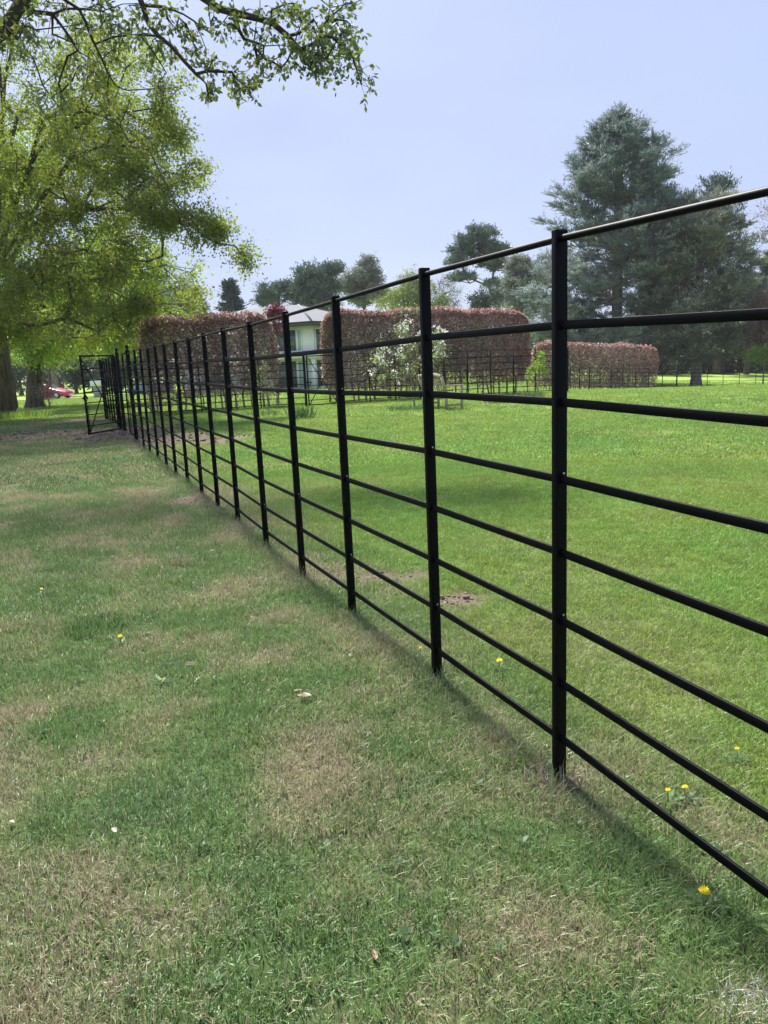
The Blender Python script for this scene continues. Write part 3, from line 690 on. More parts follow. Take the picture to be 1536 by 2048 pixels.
hedge('beech_hedge', 'tall clipped brown beech hedge left of the white house, thin at its foot', bpt(1.45)+FD*2.4, bpt(6.35)+FD*2.4, 3.35, 1.25, 101, 1.0, group='clipped beech hedges')
hedge('beech_hedge', 'tall clipped brown and red beech hedge behind the blossom tree with a rounded end', bpt(8.08)+FD*2.4, bpt(17.25)+FD*2.4, 3.5, 1.25, 102, 1.05, True, group='clipped beech hedges', bare=.30)
la = at(1072, 780, 51.5)[:2]; lb = at(1304, 780, 56.0)[:2]
hedge('beech_hedge', 'lower square cut pinkish beech hedge standing apart on the far lawn', la, lb, 3.2, 1.6, 103, .75, True, group='clipped beech hedges', bare=.22, ls=.15)

# ================================================================== HOUSE
hc = foot(624, 66.0); house = thing('house', 'white two storey house with grey hipped roof seen through the hedge gap', 'house', hc, R(-30))
def part(nm, mat, a, b, parent=house): return MB().box(a, b).build(nm, M[mat], parent)
part('wall', 'white', (-15, .35, -.3), (-.2, 9, 2.58)); part('wall', 'white', (-15, .12, 3.05), (-.12, 9.2, 5.2))
part('floor_slab', 'white', (-15.6, -.75, 2.58), (.75, 9.8, 3.05))
ro = MB().box((-15.8, -.9, 5.2), (.9, 10.1, 5.52)).build('fascia', M['fascia'], house)
v = [(-15.9, -1.0, 5.523), (1.0, -1.0, 5.523), (1.0, 10.2, 5.523), (-15.9, 10.2, 5.523), (-10.5, 4.6, 7.35), (-4.2, 4.6, 7.35)]
rm = bpy.data.meshes.new('roof'); rm.from_pydata(v, [], [(0, 1, 5, 4), (1, 2, 5), (2, 3, 4, 5), (3, 0, 4), (3, 2, 1, 0)]); rm.materials.append(M['slate'])
rf = link('roof', rm, house)
MB().bar((-4.2, 4.6, 7.37), (1.0, -1.0, 5.55), .16, .06).build('hip_tile', M['slate'], rf); MB().bar((-4.2, 4.6, 7.37), (1.0, 10.2, 5.55), .16, .06).build('hip_tile', M['slate'], rf)
def window(face, a, b, z0, z1_, pale=False):
    g_ = 'door' if pale else 'glass'
    if face == 'L':
        o = part('window', g_, (a, .02 if z0 > 3 else .25, z0), (b, .10 if z0 > 3 else .33, z1_)); y = -.02 if z0 > 3 else .2
        for x in (a, b): MB().box((x-.045, y, z0), (x+.045, y+.09, z1_)).build('frame', M['frame'], o)
        MB().box((a+.046, y, z1_-.08), (b-.046, y+.088, z1_)).build('frame', M['frame'], o); MB().box((a+.046, y, z0), (b-.046, y+.088, z0+.08)).build('frame', M['frame'], o)
    else:
        x0 = -.10 if z0 > 3 else -.18
        o = part('window', g_, (x0, a, z0), (x0+.08, b, z1_)); x = x0+.04
        for y in (a, b): MB().box((x, y-.045, z0), (x+.09, y+.045, z1_)).build('frame', M['frame'], o)
        MB().box((x, a+.046, z1_-.08), (x+.088, b-.046, z1_)).build('frame', M['frame'], o); MB().box((x, a+.046, z0), (x+.088, b-.046, z0+.08)).build('frame', M['frame'], o)
for a, b, pl_ in ((-1.25, -.85, True), (-3.6, -1.35, False), (-7.5, -5.5, False), (-11, -9, False)): window('L', a, b, 3.15, 5.05, pl_)
for a, b, pl_ in ((-1.5, -.35, True), (-4.2, -1.62, False), (-8, -5.6, False), (-12, -9.6, False)): window('L', a, b, 0.02, 2.45, pl_)
for a, b in ((.9, 3.3), (3.4, 6.0)): window('R', a, b, 3.15, 5.05)
for a, b in ((.9, 2.6), (2.75, 5.2)): window('R', a, b, .05, 2.45)
MB().box((.35, -.45, -.3), (.6, -.2, 2.58)).build('column', M['white'], house); MB().box((.35, 4.6, -.3), (.6, 4.85, 2.58)).build('column', M['white'], house)

# ================================================================== CARS
def car(label, nose, rz, paintm, group='parked cars'):
    root = thing('parked_car', label, 'car', nose, rz, group)
    # stations along x (nose at 0, tail at -4.3): bottom, belt, top, half width belt, half width top
    st = [(-.02, .42, .55, .56, .62, .60), (-.25, .24, .66, .70, .80, .70), (-.75, .20, .80, .86, .88, .74), (-1.25, .20, .90, .96, .90, .74), (-1.45, .20, .93, 1.02, .90, .72), (-2.15, .20, .95, 1.40, .90, .62),
          (-2.75, .20, .97, 1.46, .90, .62), (-3.35, .20, 1.0, 1.40, .89, .60), (-3.95, .22, 1.02, 1.18, .86, .58), (-4.2, .30, 1.0, 1.04, .80, .60), (-4.3, .5, .8, .84, .72, .58)]
    v = []; f = []
    for x, zb, zbelt, zt, w, wr in st:
        mid = (zb+zbelt)/2
        v += [(x, -w*.86, zb), (x, -w, mid), (x, -w*.97, zbelt), (x, -wr, zt-.03), (x, -wr*.8, zt), (x, wr*.8, zt), (x, wr, zt-.03), (x, w*.97, zbelt), (x, w, mid), (x, w*.86, zb)]
    m = 10
    for i in range(len(st)-1):
        for j in range(m):
            a = i*m+j; b = i*m+(j+1) % m; f.append((a, b, b+m, a+m))
    f = [tuple(q) for q in f]
    mesh = bpy.data.meshes.new('body'); mesh.from_pydata(v, [], f+[tuple(range(m))[::-1], tuple((len(st)-1)*m+j for j in range(m))]); mesh.materials.append(paintm)
    mesh.polygons.foreach_set('use_smooth', [True]*len(mesh.polygons)); link('body', mesh, root)
    for sgn in (-1, 1):
        def P(i, t, out=.012):   # point between belt and roof edge at station i
            x, zb, zbelt, zt, w, wr = st[i]; return np.array([x, sgn*((w*.97)*(1-t)+wr*t+out), zbelt*(1-t)+(zt-.03)*t])
        for ia, ib, ic in ((4, 5, 5), (5, 6, 6), (6, 7, 7), (7, 8, 8)):
            if ia == 4: q = [P(4, .12), P(5, .12), P(5, .88), P(5, .88)*.98+P(4, .5)*.02]
            else: q = [P(ia, .12), P(ib, .12), P(ib, .88), P(ia, .88)]
            q = [np.array(p)+(np.array([.03, 0, 0]) if n_ in (1, 2) else np.array([-.03, 0, 0])) for n_, p in enumerate(q)]
            w_ = MB().add(q, [(0, 1, 2, 3)]).build('side_window', M['glass'], root)
        for xw in (-.85, -3.45):
            o = MB().tube([(xw, sgn*(.72), .32), (xw, sgn*.73, .32), (xw, sgn*.90, .32), (xw, sgn*.92, .32)], [.28, .325, .325, .29], 20).build('wheel', M['rubber'], root, True)
            MB().tube([(xw, sgn*.915, .32), (xw, sgn*.928, .32), (xw, sgn*.935, .32)], [.225, .22, .06], 14).build('rim', M['rim'], o, True)
        MB().box((-.34, sgn*.60-.14, .60), (-.10, sgn*.60+.14, .705)).build('headlight', M['frame'], root)
        MB().box((-1.60, sgn*.98-.09, .98), (-1.45, sgn*.98+.09, 1.10)).build('mirror', paintm, root)
    MB().add([(-1.50, -.66, 1.05), (-1.50, .66, 1.05), (-2.10, .55, 1.40), (-2.10, -.55, 1.40)], [(0, 1, 2, 3)]).build('windscreen', M['glass'], root)
    return root
c = at(141, 797, 74.5); car('pinkish red hatchback parked on the gravel beyond the oak trunks', (c[0], c[1], z1(c[0], c[1])+.035), R(-14), M['redcar'])
c = at(262, 790, 72.8); car('blue car half hidden behind the gate post and left hedge', (c[0], c[1], z1(c[0], c[1])+.03), R(160), M['bluecar'])
# white topped gate pier at the far drive
p = foot(193, 70.5); pier = thing('gate_pier', 'pale grey pier with a broad white cap beside the far drive', 'pier', p, R(12))
MB().box((-.34, -.34, -.2), (.34, .34, 1.05)).build('shaft', M['grey'], pier); MB().box((-.52, -.52, 1.052), (.52, .52, 1.62)).build('cap', M['white'], pier)

# ================================================================== BENCH
bp = gnd(893, 820); bz = z1(bp[0], bp[1]); bench = thing('garden_bench', 'weathered wooden slatted bench on the lawn beside the blossom tree', 'bench', (bp[0], bp[1], bz), AZ)
# local: x across (front is +x), y along the back (away from the camera)
BL = 1.45
def wb(nm, a, b, parent=bench): return link(nm, bevel_mesh(MB().box(a, b).mesh(nm, M['teak']), .004, 1), parent)
for y in (0, BL-.06):
    link('leg', MB().bar((0.0, y+.03, -.02), (0.02, y+.03, .42), .06, .06, (1, 0, 0)).bar((.02, y+.03, .42), (-.10, y+.03, .88), .06, .055, (1, 0, 0)).mesh('leg', M['teak']), bench)
    wb('leg', (.46, y, -.02), (.52, y+.06, .62)); wb('armrest', (-.03, y-.012, .622), (.57, y+.072, .655)); wb('stretcher', (.05, y+.012, .10), (.458, y+.048, .15)); wb('side_rail', (.05, y+.012, .34), (.458, y+.048, .41))
wb('front_rail', (.47, .062, .33), (.505, BL-.062, .415)); wb('back_rail', (-.005, .062, .36), (.03, BL-.062, .43))
for k in range(5): wb('seat_slat', (.055+k*.09, .005, .416), (.13+k*.09, BL-.005, .438))
nb = 12
ty = np.linspace(.03, BL-.03, nb); tz = .90+.045*np.sin(np.pi*np.linspace(0, 1, nb))**2+.02*np.cos(np.linspace(0, 4*np.pi, nb))*0
tp = MB()
for k in range(nb-1): tp.bar((-.108-.01*0, ty[k], tz[k]), (-.108, ty[k+1], tz[k+1]), .04, .085)
tp.build('top_rail', M['teak'], bench)
for k in range(11):
    y = .09+k*(BL-.18)/10; MB().bar((-.005, y, .47), (-.10, y, .87), .036, .014, (1, 0, 0)).build('back_slat', M['teak'], bench)
MB().bar((.0, .062, .485), (.0, BL-.062, .485), .03, .05).build('lower_back_rail', M['teak'], bench)
#@@PART3
# ================================================================== TREES
def V(pts, Y): return [at(px, py, Y if not isinstance(Y, (list, tuple)) else Y[i]) for i, (px, py) in enumerate(pts)]
def oak_trunk(base, h, lean=(0, 0)):
    b = np.array(base, float); return [b+np.array([0, 0, -.4]), b+np.array([0, 0, .35]), b+np.array([lean[0]*.3, lean[1]*.3, h*.35]), b+np.array([lean[0]*.7, lean[1]*.7, h*.7]), b+np.array([lean[0], lean[1], h])]

# oak whose trunk stands just outside the left edge; its limbs hang into the top of the picture
rng = np.random.default_rng(7)
ta = np.array([-10.2, 12.2, 0.0]); ta[2] = z1(ta[0], ta[1])
tr = oak_trunk(ta, 4.6, (.5, .2)); Y = 12.6
L1 = [tr[-1]]+V([(-190, 190), (-70, 120), (8, 62), (40, 10), (75, -50), (150, -120), (240, -150), (330, -120)], [12.3, 12.4, 12.5, 12.6, 12.7, 12.8, 12.9, 13])
L2 = V([(330, -120), (370, -40), (405, -5), (440, 18), (475, 27), (520, 38), (545, 46), (575, 72), (600, 98), (640, 108), (690, 114)], 13)
L2b = V([(470, 26), (478, 60), (488, 78), (508, 84), (528, 92), (526, 115), (508, 126)], 13)
L2c = V([(528, 92), (560, 90), (590, 95), (610, 112)], 13); L2d = V([(520, -40), (560, 0), (580, 32), (592, 62)], [13, 13.2, 13.2, 13.2])
L2e = V([(330, -120), (520, -40), (620, -20), (660, 15), (700, 8), (725, 0)], [13, 13, 13.4, 13.5, 13.5, 13.5]); L2f = V([(640, 108), (660, 130), (668, 150)], 13); L2g = V([(508, 126), (495, 142), (475, 143)], 13)
L2h = V([(690, 114), (712, 125), (722, 150)], 13)
L3 = V([(240, -150), (265, -40), (285, 10), (297, 48), (317, 72), (342, 92), (368, 122), (392, 148), (412, 167)], 12.4)
L3b = V([(285, 10), (330, 14), (366, 28), (388, 42), (402, 72), (413, 100)], 12.4)
L4 = V([(75, -50), (130, 0), (158, 18), (172, 45), (184, 78), (204, 118), (217, 150), (232, 172)], 12.6); L4b = V([(40, 10), (72, 24), (105, 28), (132, 17), (172, 18), (205, 22), (245, 8)], 12.6)
L4c = V([(190, 88), (225, 74), (262, 70), (300, 66)], 12.6); L4d = V([(105, 28), (122, 50), (140, 75), (155, 102)], 12.7)
pts = [(420, 172), (430, 160), (416, 182), (418, 140), (425, 125), (431, 118), (430, 62), (402, 58), (372, 50), (360, 35), (470, 146), (478, 155), (492, 168), (505, 155), (484, 172), (500, 172), (475, 160), (515, 95), (532, 116), (560, 105), (575, 122), (548, 125), (560, 130), (520, 125), (580, 100),
       (625, 40), (600, 60), (640, 60), (650, 90), (665, 70), (690, 75), (700, 110), (722, 106), (730, 140), (722, 160), (650, 150), (672, 155), (630, 110), (640, 130), (610, 30), (680, 20), (700, 10), (722, 6), (690, 45), (705, 60), (625, 85), (655, 115), (612, 125), (622, 140), (590, 80), (605, 100), (636, 95), (645, 75),
       (470, 18), (450, 38), (500, 20), (540, 20), (560, 30), (480, 45), (465, 60), (290, 8), (312, 30), (335, 33), (350, 60), (300, 78), (385, 85), (390, 98), (345, 80), (330, 95), (420, 12), (575, 8), (595, 15), (540, 55), (515, 60)]
px_ = [at(a+rng.normal(0, 4), b+rng.normal(0, 4), 12.4+.6*rng.random()) for a, b in pts]
px_ += [at(a, b, 13+.6*rng.normal()) for a, b in zip(rng.uniform(590, 700, 10), rng.uniform(10, 125, 10))]
px_ += [at(a, b, 12.6+.5*rng.normal()) for a, b in zip(rng.uniform(-60, 300, 34), rng.uniform(-40, 80, 34))]
px_ += [at(a, b, 12.6+.5*rng.normal()) for a, b in zip(rng.uniform(90, 330, 16), rng.uniform(60, 200, 16))]
px_ += [at(a, b, 12.8+.9*rng.normal()) for a, b in zip(rng.uniform(-700, 420, 46), rng.uniform(-400, -70, 46))]
cl = np.array(px_)
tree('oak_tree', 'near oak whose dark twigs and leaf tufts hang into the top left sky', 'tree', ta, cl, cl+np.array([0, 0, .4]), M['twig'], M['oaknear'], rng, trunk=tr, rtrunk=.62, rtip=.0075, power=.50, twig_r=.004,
     polys=[L1, L2, L2b, L2c, L2d, L2e, L2f, L2g, L2h, L3, L3b, L4, L4b, L4c, L4d], twigs=5, per=6, twl=.25, ll=.10, lw=.055, jit=.12, step=.35, jit_b=.14, arch=.02, skip=3, out=.2, droop=.3, hang=.25, tip=True, flare=1.4, highw=0, pathw=.03)

# oak with the visible thick trunk at the left edge
rng = np.random.default_rng(8); tb = gnd(8, 833)
spec = [(-60, 40, 26, 260, 260, 6, 150), (70, 180, 25.5, 200, 150, 5, 100), (140, 330, 25, 165, 130, 4.5, 135), (40, 470, 26, 260, 120, 5, 165), (90, 600, 26.5, 230, 95, 4, 170), (-150, 560, 27, 160, 140, 5, 60),
        (255, 190, 24.6, 70, 90, 2.2, 20), (310, 300, 24.4, 70, 75, 2, 26), (385, 300, 24, 45, 28, 1, 8), (360, 395, 24.2, 60, 60, 1.4, 18), (310, 470, 24.5, 70, 55, 1.8, 22), (290, 560, 25, 60, 50, 1.8, 20), (440, 480, 24, 45, 22, .8, 9), (400, 462, 24, 34, 18, .8, 8), (478, 505, 24, 14, 28, .5, 5), (330, 190, 24, 16, 40, .8, 6)]
cl, cc = lobes(rng, spec[:6], 3, (.17, .12)); c2, d2 = lobes(rng, spec[6:], 4, (.16, .12)); cl = np.concatenate([cl, c2]); cc = np.concatenate([cc, d2])
tr = oak_trunk(tb, 5.2, (.3, -.4))
lim = [[tr[-1]]+V([(60, 330), (85, 235), (130, 230), (170, 222), (205, 232), (240, 250), (258, 285), (300, 275), (345, 282), (385, 295)], [25, 24.2, 23.6, 23.2, 23, 23, 23, 23.2, 23.4, 23.4]),
       [tr[-1]]+V([(95, 380), (150, 310), (205, 292), (255, 292), (298, 300), (320, 345), (350, 405), (385, 455), (430, 485), (470, 492)], [25, 24, 23.4, 23.2, 23, 23, 23.2, 23.4, 23.6, 23.6]),
       [tr[-1]]+V([(0, 330), (10, 160), (40, 20), (90, -120)], [26.5, 26.5, 26.5, 26.5])]
tree('oak_tree', 'old oak with a thick furrowed trunk at the left edge beside the soil patch', 'tree', tb, cl, cc, M['bark'], M['oakleaf'], rng, trunk=tr, rtrunk=.66, rtip=.012, power=.42, twig_r=.006, polys=lim,
     twigs=9, per=17, twl=.6, ll=.10, lw=.062, jit=.2, step=.8, jit_b=.2, arch=.05, skip=3, out=.35, droop=.2, hang=.25, flare=1.5)
rng = np.random.default_rng(9); tcb = foot(64, 42.5)
spec = [(120, 470, 42, 190, 140, 6, 120), (60, 600, 43, 200, 90, 6, 110), (215, 600, 41, 105, 85, 5, 110), (250, 655, 41, 60, 45, 3, 40), (60, 680, 42, 130, 34, 3, 36), (-100, 500, 44, 150, 200, 6, 60)]
cl, cc = lobes(rng, spec, 5, (.12, .10))
tree('oak_tree', 'second oak behind the thick trunk, fresh green crown reaching to the brown hedge', 'tree', tcb, cl, cc, M['bark'], M['oakleaf2'], rng, trunk=oak_trunk(tcb, 5, (.6, 0)), rtrunk=.52, rtip=.014, power=.44,
     twigs=8, per=13, twl=1.0, ll=.20, lw=.125, jit=.22, step=1.2, jit_b=.2, skip=3, out=.3, droop=.2, hang=.2, flare=1.5)
rng = np.random.default_rng(10); tdb = foot(109, 84)
spec = [(170, 640, 84, 130, 70, 6, 90), (90, 690, 84, 110, 40, 5, 50), (255, 690, 84, 45, 30, 4, 26)]
cl, cc = lobes(rng, spec, 5, (.12, .10))
tree('oak_tree', 'pale trunked tree just behind the red car', 'tree', tdb, cl, cc, M['palebark'], M['oakleaf2'], rng, trunk=oak_trunk(tdb, 4.5), rtrunk=.40, rtip=.02, power=.44,
     twigs=8, per=12, twl=1.3, ll=.26, lw=.16, jit=.22, step=1.6, jit_b=.2, skip=3, out=.3, flare=1.3)
# twiggy growth at the foot of the second oak
rng = np.random.default_rng(12); b = foot(92, 41.5); cl, cc = lobes(rng, [(92, 782, 41.5, 9, 17, .5, 26)])
tree('undergrowth', 'brown twiggy shoots at the foot of the second oak', 'shrub', b, cl, cc, M['hedgewood'], M['hedgeleaf'], rng, rtrunk=.05, rtip=.008, twigs=9, per=3, twl=.45, ll=.09, lw=.05, step=.4, droop=-.5)

# cedars and other conifers
def conif(name, label, base, spec, wood, leaf, seed, cat='tree', sub=0, **kw):
    rng = np.random.default_rng(seed); cl, cc = lobes(rng, spec, sub, (.17, .05))
    a = dict(rtrunk=.4, rtip=.02, power=.42, twig_r=.012, twigs=8, per=12, twl=1.6, ll=.50, lw=.12, flat=.28, out=1.0, droop=-.30, hang=-.06, jit=.085, spread=.5, step=1.6, jit_b=.06, arch=-.05, skip=2, nrm_up=.85, cvar=.65)
    a.update(kw); return tree(name, label, cat, base, cl, cc-np.array([0, 0, 1.5]), M[wood], M[leaf], rng, **a)
def cedar(label, px, Y, ytop, ylow, prof, nb, leaf, seed, rtrunk):
    rng = np.random.default_rng(seed); b = foot(px, Y); k = Y/F_PX; zt = at(px, ytop, Y)[2]; zl = at(px, ylow, Y)[2]
    cl = []; cc = []; polys = []
    for q in range(nb):
        f = (q+rng.random())/nb; f = f**.85; py = ylow+(ytop-ylow)*f; Rm = np.interp(py, [p[0] for p in prof], [p[1] for p in prof])*k*rng.uniform(.72, 1.08)
        z = zl+(zt-zl)*f; a = rng.uniform(0, 6.283) if rng.random() < .6 else rng.choice([0, math.pi])+rng.normal(0, .5)
        up = .10+.75*f**1.6+rng.normal(0, .06); rd = np.array([math.cos(a), math.sin(a), 0]); sd = np.array([-math.sin(a), math.cos(a), 0])
        z0 = z-Rm*up*.55; P = [np.array([b[0], b[1], z0])+rd*Rm*t+np.array([0, 0, Rm*(up*t+.10*t*t-.06*math.sin(3.1*t))]) for t in (0, .25, .5, .75, 1)]
        if z0 > b[2]+1: polys.append(P)
        m = max(3, int(2+Rm*1.7))
        for t in rng.uniform(.22, 1, m):
            i0 = min(3, int(t*4)); u = t*4-i0; p = P[i0]*(1-u)+P[i0+1]*u+sd*rng.normal(0, .14)*Rm*(1.15-t*.6)+np.array([0, 0, rng.normal(0, .12)])
            cl.append(p); cc.append(p-rd*2-np.array([0, 0, .5+up*1.4]))
    tr = [b+np.array([0, 0, -.3])]+[b+np.array([0, 0, h]) for h in np.linspace(.8, zt-b[2]-.4, 14)]
    polys = [[min(tr, key=lambda t_: abs(t_[2]-P[0][2]))]+P[1:] for P in polys]
    tree('cedar_tree', label, 'tree', b, np.array(cl), np.array(cc), M['palebark'], M[leaf], rng, trunk=tr, polys=polys, rtrunk=rtrunk, rtip=.016, power=.4, twig_r=.012, twigs=8, per=15, twl=1.15, ll=.36, lw=.075,
         flat=.22, out=1.1, droop=.02, hang=-.08, jit=.08, spread=.45, step=1.2, jit_b=.05, arch=0, skip=3, nrm_up=.7, cvar=.6)
cedar('tall blue grey cedar with layered upswept branches behind the near post', 1232, 72, 238, 712, [(238, 5), (262, 28), (300, 60), (360, 100), (450, 126), (560, 170), (650, 188), (712, 180)], 190, 'cedar', 201, .55)
cedar('lower olive grey cedar with spreading branches right of the tall one', 1392, 68, 408, 715, [(408, 25), (440, 58), (480, 80), (560, 112), (640, 125), (715, 115)], 120, 'cedar2', 202, .45)
conif('spruce_tree', 'dark twin topped conifer rising behind the olive cedar', foot(1432, 92), [(1418, 390, 92, 14, 16, 1.5, 8), (1442, 384, 92, 14, 20, 1.5, 10), (1432, 440, 92, 38, 40, 3, 26), (1440, 540, 92, 60, 80, 4, 40)], 'pinebark', 'spruce', 203)
def cone_tree(label, px, Y, ytop, wpx, leaf, seed, group='pointed conifers beyond the hedge', name='fir_tree'):
    rng = np.random.default_rng(seed); b = foot(px, Y); H = at(px, ytop, Y)[2]-b[2]; n = 190; k = Y/F_PX; t = rng.uniform(.05, 1, n)**.8
    r = wpx*k*(1-t)*rng.uniform(.35, 1, n)**.6; a = rng.uniform(0, 6.283, n); cl = np.stack([b[0]+r*np.cos(a), b[1]+r*np.sin(a), b[2]+H*(.04+.93*t)], -1)
    cc = np.stack([np.full(n, b[0]), np.full(n, b[1]), cl[:, 2]-.8], -1)
    tree(name, label, 'tree', b, cl, cc, M['pinebark'], M[leaf], rng, trunk=[b+np.array([0, 0, -.3]), b+np.array([0, 0, H*.3]), b+np.array([0, 0, H*.6]), b+np.array([0, 0, H*.93])], rtrunk=.25, rtip=.012, power=.4, twig_r=.01, group=group,
         twigs=8, per=9, twl=.8, ll=.42, lw=.13, flat=.4, out=.9, droop=-.1, hang=.0, jit=.15, spread=.6, step=1.5, skip=1, jit_b=.05, nrm_up=.4)
cone_tree('dark pointed fir standing alone above the left brown hedge', 474, 85, 566, 78, 'spruce', 211)
cone_tree('smaller slender fir left of the lone pointed fir', 405, 98, 574, 62, 'spruce', 212)
cone_tree('dark spire conifer at the far right edge', 1528, 95, 505, 75, 'spruce', 213)
cone_tree('broad dark conifer left of the right edge spire', 1492, 90, 552, 80, 'spruce', 214)
def pine(label, px, Y, spec, seed, poly=None, leaf='pine', **kw):
    b = foot(px, Y); kk = dict(rtrunk=.3, twigs=10, per=13, twl=.95, ll=.42, lw=.12, flat=.55, out=.5, droop=-.3, hang=-.15, spread=.8, jit=.18, step=1.2, jit_b=.12, arch=.05, nrm_up=.2); kk.update(kw)
    if poly: kk['trunk'] = [b+np.array([0, 0, -.3])]+V(poly, Y); kk['skip'] = 3
    conif('pine_tree', label, b, spec, 'pinebark', leaf, seed, sub=0, **kk)
pine('tall scots pine with a forked bare trunk above the long hedge', 938, 100, [(955, 482, 100, 40, 20, 2.5, 41), (930, 508, 100, 30, 12, 2, 24), (985, 508, 100, 28, 14, 2, 24), (912, 530, 100, 22, 8, 2, 14), (990, 535, 100, 26, 9, 2, 15), (925, 556, 100, 26, 6, 2, 12), (985, 570, 100, 22, 6, 1.5, 8)], 221,
     [(937, 1088), (934, 1017), (944, 981), (958, 945), (962, 901), (958, 850)])
pine('small flat topped pine above the left end of the house roof', 566, 95, [(552, 585, 95, 30, 10, 2.5, 24), (575, 578, 95, 24, 9, 2, 17), (538, 605, 95, 18, 9, 2, 14), (590, 600, 95, 20, 10, 2, 14)], 222)
pine('dense dark pine with a right leaning top above the house', 640, 92, [(668, 542, 92, 16, 9, 1.5, 14), (635, 556, 92, 38, 16, 3, 41), (630, 585, 92, 45, 22, 3, 58), (645, 612, 92, 40, 16, 3, 34)], 223, twl=1.1)
pine('loose grey green pine right of the dark dense pine', 735, 98, [(737, 530, 98, 15, 14, 1.5, 17), (735, 560, 98, 32, 20, 3, 34), (700, 575, 98, 24, 18, 3, 24), (745, 595, 98, 40, 22, 3, 41)], 224, leaf='cedar2')
pine('bushy grey green pine between the scots pine and the cedar', 1042, 88, [(1045, 535, 88, 26, 16, 2, 24), (1040, 570, 88, 34, 24, 3, 41), (1075, 560, 88, 30, 30, 3, 34), (1050, 610, 88, 45, 26, 3, 44)], 225, leaf='cedar2')
def broad(name, label, px, Y, spec, leaf, seed, wood='palebark', cat='tree', **kw):
    rng = np.random.default_rng(seed); cl, cc = lobes(rng, spec)
    a = dict(rtrunk=.25, rtip=.014, power=.44, twig_r=.008, twigs=8, per=12, twl=1.1, ll=.26, lw=.15, jit=.22, step=1.3, jit_b=.18, skip=2, out=.3, droop=.1, hang=.2); a.update(kw)
    return tree(name, label, cat, foot(px, Y), cl, cc, M[wood], M[leaf], rng, **a)
broad('willow_tree', 'yellow green willow like tree above the hedge behind the blossom', 822, 84, [(820, 575, 84, 42, 28, 3, 44), (800, 600, 84, 42, 22, 3, 30), (850, 600, 84, 38, 24, 3, 30)], 'willow', 231, hang=.8, droop=.7, ll=.4, lw=.09)
broad('bare_tree', 'almost leafless grey twigged tree left of the scots pine', 888, 88, [(888, 590, 88, 34, 30, 3, 60)], 'paleleaf', 232, twigs=10, per=1, twl=1.2, ll=.15, lw=.08, twig_r=.014)
broad('birch_tree', 'small pale green tree beneath the scots pine', 1000, 95, [(1000, 592, 95, 26, 16, 2.5, 26)], 'paleleaf', 233)
broad('laurel_bush', 'dark rounded bush just right of the scots pine trunk', 962, 93, [(962, 602, 93, 20, 14, 2, 26), (962, 640, 93, 20, 30, 2, 20)], 'laurel', 234, cat='shrub')
broad('ash_tree', 'hazy grey green tree showing between the oaks and the left hedge', 335, 84, [(330, 590, 84, 46, 40, 4, 60), (365, 610, 84, 36, 34, 4, 40), (300, 640, 84, 50, 50, 4, 50)], 'paleleaf', 235, per=9)
broad('maroon_shrub', 'small maroon leaved shrub at the right end of the left hedge', 553, 31.5, [(553, 628, 31.5, 14, 9, .5, 18), (552, 648, 31.5, 9, 12, .4, 5)], 'maroon', 236, cat='shrub', twl=.3, ll=.08, lw=.05, rtrunk=.05, rtip=.006, per=14, step=.4)
broad('copper_beech', 'copper leaved tree at the right edge behind the far fence', 1562, 62, [(1548, 625, 62, 30, 34, 2.5, 50), (1528, 665, 62, 26, 30, 2, 44), (1580, 660, 62, 40, 60, 3, 40)], 'copper', 237, twl=.8, ll=.17, lw=.1)
broad('lime_shrub', 'bright green low bush under the copper leaved tree', 1526, 60, [(1524, 704, 60, 22, 11, 1.5, 34)], 'limeleaf', 238, cat='shrub', twl=.5, ll=.15, lw=.09, rtrunk=.06)
broad('beech_tree', 'sparse brown twigged crown reaching in from the right edge', 1630, 58, [(1600, 430, 58, 66, 50, 3, 60), (1620, 520, 58, 60, 70, 3, 50)], 'copper', 239, per=5, twl=.9, ll=.13, lw=.08, twig_r=.009)
k = 0
for px, Y, ry, lab in ((1325, 94, 62, 'dark shrub behind the right end of the low hedge'), (1362, 98, 48, 'dark shrub left of the pale trunk'), (1402, 96, 50, 'dark shrub at the foot of the olive cedar'), (1442, 99, 44, 'dark shrub right of the pale trunk'),
                       (1482, 97, 54, 'dark shrub below the broad dark conifer'), (1520, 99, 46, 'dark shrub beside the bright green bush'), (1560, 97, 56, 'dark shrub cut by the right edge'), (1280, 97, 60, 'dark shrub hidden above the low hedge')):
    broad('dark_shrub', lab, px, Y, [(px, 756-ry, Y, 34, ry, 3, 60)], 'laurel', 250+k, cat='shrub', group='dark shrubs along the far field', per=10, ll=.32, lw=.2); k += 1
for px, Y, yc, ry, lab in ((150, 96, 735, 36, 'dark green bush behind the red car'), (185, 99, 728, 44, 'dark green bush above the white capped pier'), (225, 95, 738, 40, 'dark green bush behind the far run of posts'), (270, 98, 725, 50, 'dark green bush behind the left hedge end'),
                           (40, 98, 735, 40, 'dark green bush between the two oak trunks'), (100, 100, 728, 42, 'dark green bush left of the red car')):
    broad('laurel_bush', lab, px, Y, [(px, yc, Y, 32, ry, 3, 40)], 'laurel', 270+k, cat='shrub', group='dark bushes beyond the drive', per=10, ll=.32, lw=.2); k += 1
